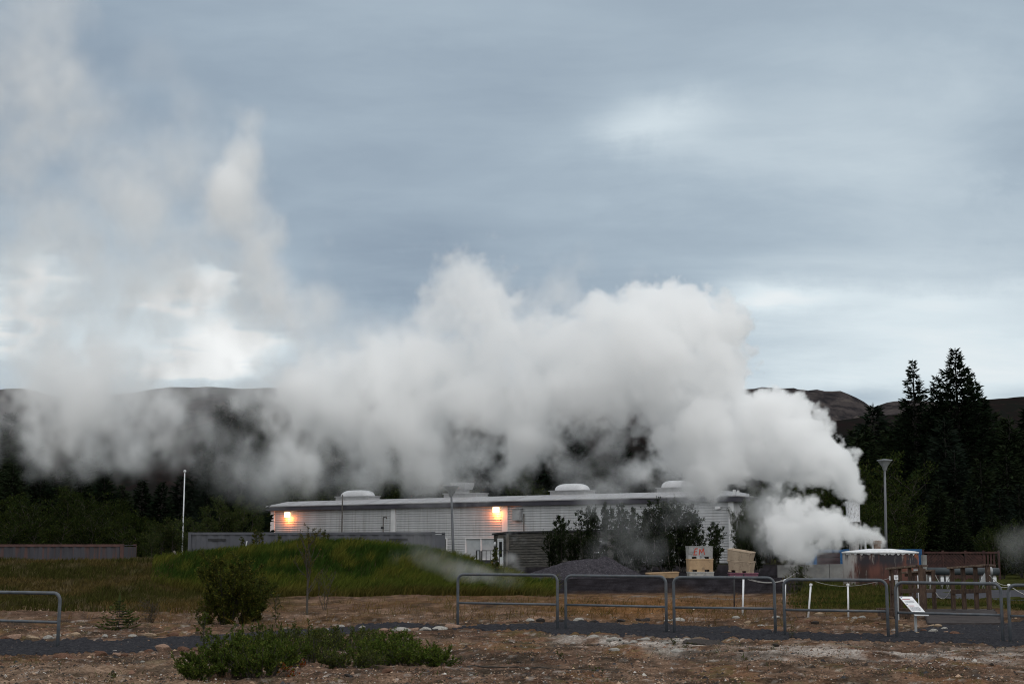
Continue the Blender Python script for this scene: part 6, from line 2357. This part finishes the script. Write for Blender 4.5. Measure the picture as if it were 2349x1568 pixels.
# softer veils of the plume: its ragged lower edge, wisps above
for px, py, r_, w_, dz in ((1330, 700, 60, .12, 0), (1350, 610, 45, .07, 0), (1250, 590, 40, .05, 0), (1345, 560, 28, .06, 0), (1240, 555, 24, .05, 0), (1470, 620, 40, .06, 0), (1150, 640, 45, .14, 0), (1065, 575, 30, .3, 0), (1240, 690, 70, .10, 0), (1300, 650, 70, .08, 0), (1190, 730, 70, .2, 0),
                           (1240, 1010, 80, .6, 0), (1190, 1050, 62, .7, 0), (1220, 1070, 45, .6, 0), (1150, 1080, 50, .30, 0), (1250, 1040, 40, .5, 0), (1110, 1030, 70, .40, 0), (1040, 1030, 80, .35, 0), (960, 1030, 90, .35, 0), (1340, 985, 60, .35, 0), (1420, 985, 55, .28, 0), (1390, 1060, 70, .07, 0),
                           (1300, 1075, 60, .16, 0), (1470, 1075, 45, .20, 0), (1500, 1060, 60, .5, 0), (1520, 1100, 50, .35, 0), (1590, 1100, 52, .40, 0), (1660, 1100, 50, .35, 0), (1720, 1085, 45, .4, 0), (1780, 1085, 40, .3, 0), (1440, 1110, 60, .12, 0), (1350, 1125, 60, .10, 0), (1560, 1140, 60, .06, 0), (1640, 1145, 50, .04, 0),
                           (1200, 1110, 50, .10, 0), (1100, 1110, 50, .07, 0), (1000, 1110, 60, .07, 0), (940, 1100, 60, .08, 0), (940, 880, 90, .35, 0), (940, 760, 60, .22, 0), (930, 960, 90, .35, 0),
                           (1400, 1180, 70, .07, 0), (1430, 1230, 60, .06, 0), (1470, 1260, 50, .06, 0), (1490, 1180, 50, .04, 0), (1380, 1260, 45, .04, 0),
                           (1705, 1165, 35, .12, 0), (1740, 1160, 40, .25, 0), (1770, 1150, 40, .3, 0), (1700, 1215, 30, .08, 0)):
    y_ = depth_of(px)
    m_ = y_ / 3297.0
    c = P(px, py, y_)
    A.puff(np.array([c.x, c.y + rv.uniform(-.6, .6), c.z]), r_ * m_, w_ * 1.25, 1.2, 1.25, 'f')
for px, py, r_, w_ in ((1850, 1275, 30, .25), (1845, 1300, 22, .12), (1900, 1262, 34, .14), (1950, 1256, 26, .2), (1760, 1230, 40, .3), (1750, 1195, 45, .3)):
    c = P(px, py, 70.6)
    A.puff(np.array([c.x, c.y, c.z]), r_ * 70.6 / 3297, w_, 1.25, .85, 'f')
A.done('steam_plume', msteam, 'thick white steam billowing from the stack and the outlet beside the rusty tank')

# --- the spread out steam on the left
B = Steam(-260, 1100, -90, 1260, 68, 98, 83, 0.16, 0.30, 601, (.9, 1, 1.15))
soft = [(1000, 900, 110, .30), (930, 860, 110, .30), (900, 960, 120, .32), (860, 1010, 90, .30), (830, 900, 110, .26), (780, 960, 110, .28), (720, 1010, 90, .30), (740, 880, 110, .22), (690, 950, 110, .34), (640, 870, 100, .26), (650, 1030, 70, .30), (720, 900, 120, .3), (800, 920, 130, .3), (880, 920, 130, .3), (960, 920, 130, .3), (640, 920, 90, .3), (700, 1085, 60, .22), (780, 1070, 70, .16), (870, 1070, 60, .12),
        (960, 1060, 80, .25), (610, 960, 70, .18), (590, 1060, 60, .12), (580, 1110, 50, .08), (640, 1100, 50, .12), (980, 800, 70, .18), (890, 790, 80, .14), (800, 800, 90, .13), (700, 760, 90, .16), (725, 680, 75, .16), (738, 610, 52, .15), (752, 560, 32, .12), (650, 700, 80, .14), (600, 760, 90, .15), (560, 680, 95, .20),
        (560, 600, 95, .22), (540, 520, 85, .24), (540, 450, 70, .26), (548, 390, 55, .26), (556, 340, 46, .26), (568, 300, 44, .24), (585, 270, 34, .18), (510, 420, 50, .16), (600, 650, 90, .2), (480, 620, 80, .10),
        (60, 120, 140, .10), (20, 260, 120, .10), (110, 230, 110, .09), (170, 180, 90, .07), (40, 380, 100, .08), (330, 130, 80, .035), (290, 340, 90, .06), (380, 340, 90, .06), (250, 400, 100, .06), (440, 240, 70, .04), (60, 20, 110, .05), (200, 330, 120, .06), (330, 430, 140, .06), (450, 430, 100, .06), (460, 330, 70, .05),
        (60, 470, 120, .05), (200, 490, 140, .07), (340, 520, 130, .08), (100, 560, 130, .07), (20, 600, 120, .06), (430, 560, 90, .06), (280, 640, 120, .09), (160, 680, 120, .10), (380, 640, 90, .09), (60, 720, 100, .08), (230, 760, 110, .12), (380, 750, 80, .11), (130, 820, 110, .12), (300, 830, 100, .11), (480, 700, 70, .09), (20, 830, 90, .10), (430, 820, 80, .09),
        (60, 900, 80, .18), (140, 920, 110, .24), (230, 940, 110, .24), (110, 990, 90, .24), (180, 1000, 90, .24), (310, 960, 100, .22), (280, 1010, 80, .22), (370, 980, 90, .22), (340, 1040, 70, .18), (430, 990, 80, .16), (440, 930, 70, .12), (250, 880, 120, .20), (160, 880, 110, .18), (60, 880, 90, .14), (380, 920, 80, .11), (-40, 960, 90, .2), (-20, 880, 80, .2),
        (90, 1060, 45, .20), (160, 1065, 45, .16), (400, 1060, 50, .14), (460, 1070, 50, .08), (540, 1000, 45, .06), (520, 1090, 45, .07), (500, 880, 60, .10), (560, 900, 70, .12), (600, 890, 80, .16)]
for px, py, r_, w_ in soft:
    y_ = depth_of(px)
    m_ = y_ / 3297.0
    c = P(px, py, y_)
    B.puff(np.array([c.x, c.y + rv.uniform(-1.2, 1.2), c.z]), r_ * m_ * (1.15 if py > 860 else 1.25), w_ * (2.0 if py < 860 else 1.1), 1.05 if py > 860 else .85, .85 if py > 860 else .55, 'f', 1.3)
B.done('steam_drift', msteam, 'thin grey steam drifting across the sky and hillside on the left')

# --- small wisps: over the mound, and at the right edge
C = Steam(880, 1270, 1180, 1360, 46, 52.5, 48, 0.07, 0.16, 701)
for px, py, r_, w_ in ((1102, 1318, 24, .34), (1075, 1308, 26, .34), (1045, 1298, 26, .22), (1015, 1278, 30, .13), (985, 1262, 32, .10), (960, 1240, 34, .08), (930, 1226, 34, .06), (1120, 1328, 18, .3), (1150, 1325, 22, .12), (1180, 1322, 20, .06), (890, 1268, 24, .10), (1000, 1240, 30, .05)):
    c = P(px, py, 49.0)
    C.puff(np.array([c.x, c.y, c.z]), r_ * 49 / 3297 * 1.25, w_ * .85, 1.2, 1.1, 'f')
C.done('steam_wisp', msteam, 'faint wisp of steam over the right flank of the grassy mound')
D_ = Steam(2230, 2440, 1170, 1350, 55, 59, 57, 0.09, 0.16, 801)
for px, py, r_, w_ in ((2325, 1240, 34, .3), (2345, 1255, 36, .3), (2318, 1275, 28, .3), (2330, 1300, 26, .2), (2375, 1240, 40, .3), (2390, 1280, 40, .2), (2295, 1240, 20, .15)):
    c = P(px, py, 57.0)
    D_.puff(np.array([c.x, c.y, c.z]), r_ * 57 / 3297 * 1.2, w_ * .13, 1.1, 1.2, 'f')
D_.done('steam_wisp', msteam, 'faint grey wisp of steam in front of the right end of the brown fence')

# ------------------------------------------------------------------ labels that would be shared say which one by its place in its row
bpy.context.view_layer.update()
same = {}
for o in sc.objects:
    if o.parent is None and o.get('label') and o.get('category'):
        same.setdefault(o['label'], []).append(o)
ORD = ['first', 'second', 'third', 'fourth', 'fifth', 'sixth', 'seventh', 'eighth', 'ninth', 'tenth', 'eleventh', 'twelfth', 'thirteenth', 'fourteenth', 'fifteenth', 'sixteenth']
for lab, obs in same.items():
    if len(obs) < 2 or len(obs) > 16 or 'weed' in lab:
        continue
    obs.sort(key=lambda q: q.location.x / max(q.location.y, 1))
    for i, o in enumerate(obs):
        how = {2: ('left one', 'right one'), 3: ('left one', 'middle one', 'right one')}.get(len(obs))
        ordinal = how[i] if how else ('leftmost' if i == 0 else 'rightmost' if i == len(obs) - 1 else ORD[i] + ' from left')
        w = lab.split()
        o['label'] = ' '.join(w[:13]) + ', ' + ordinal
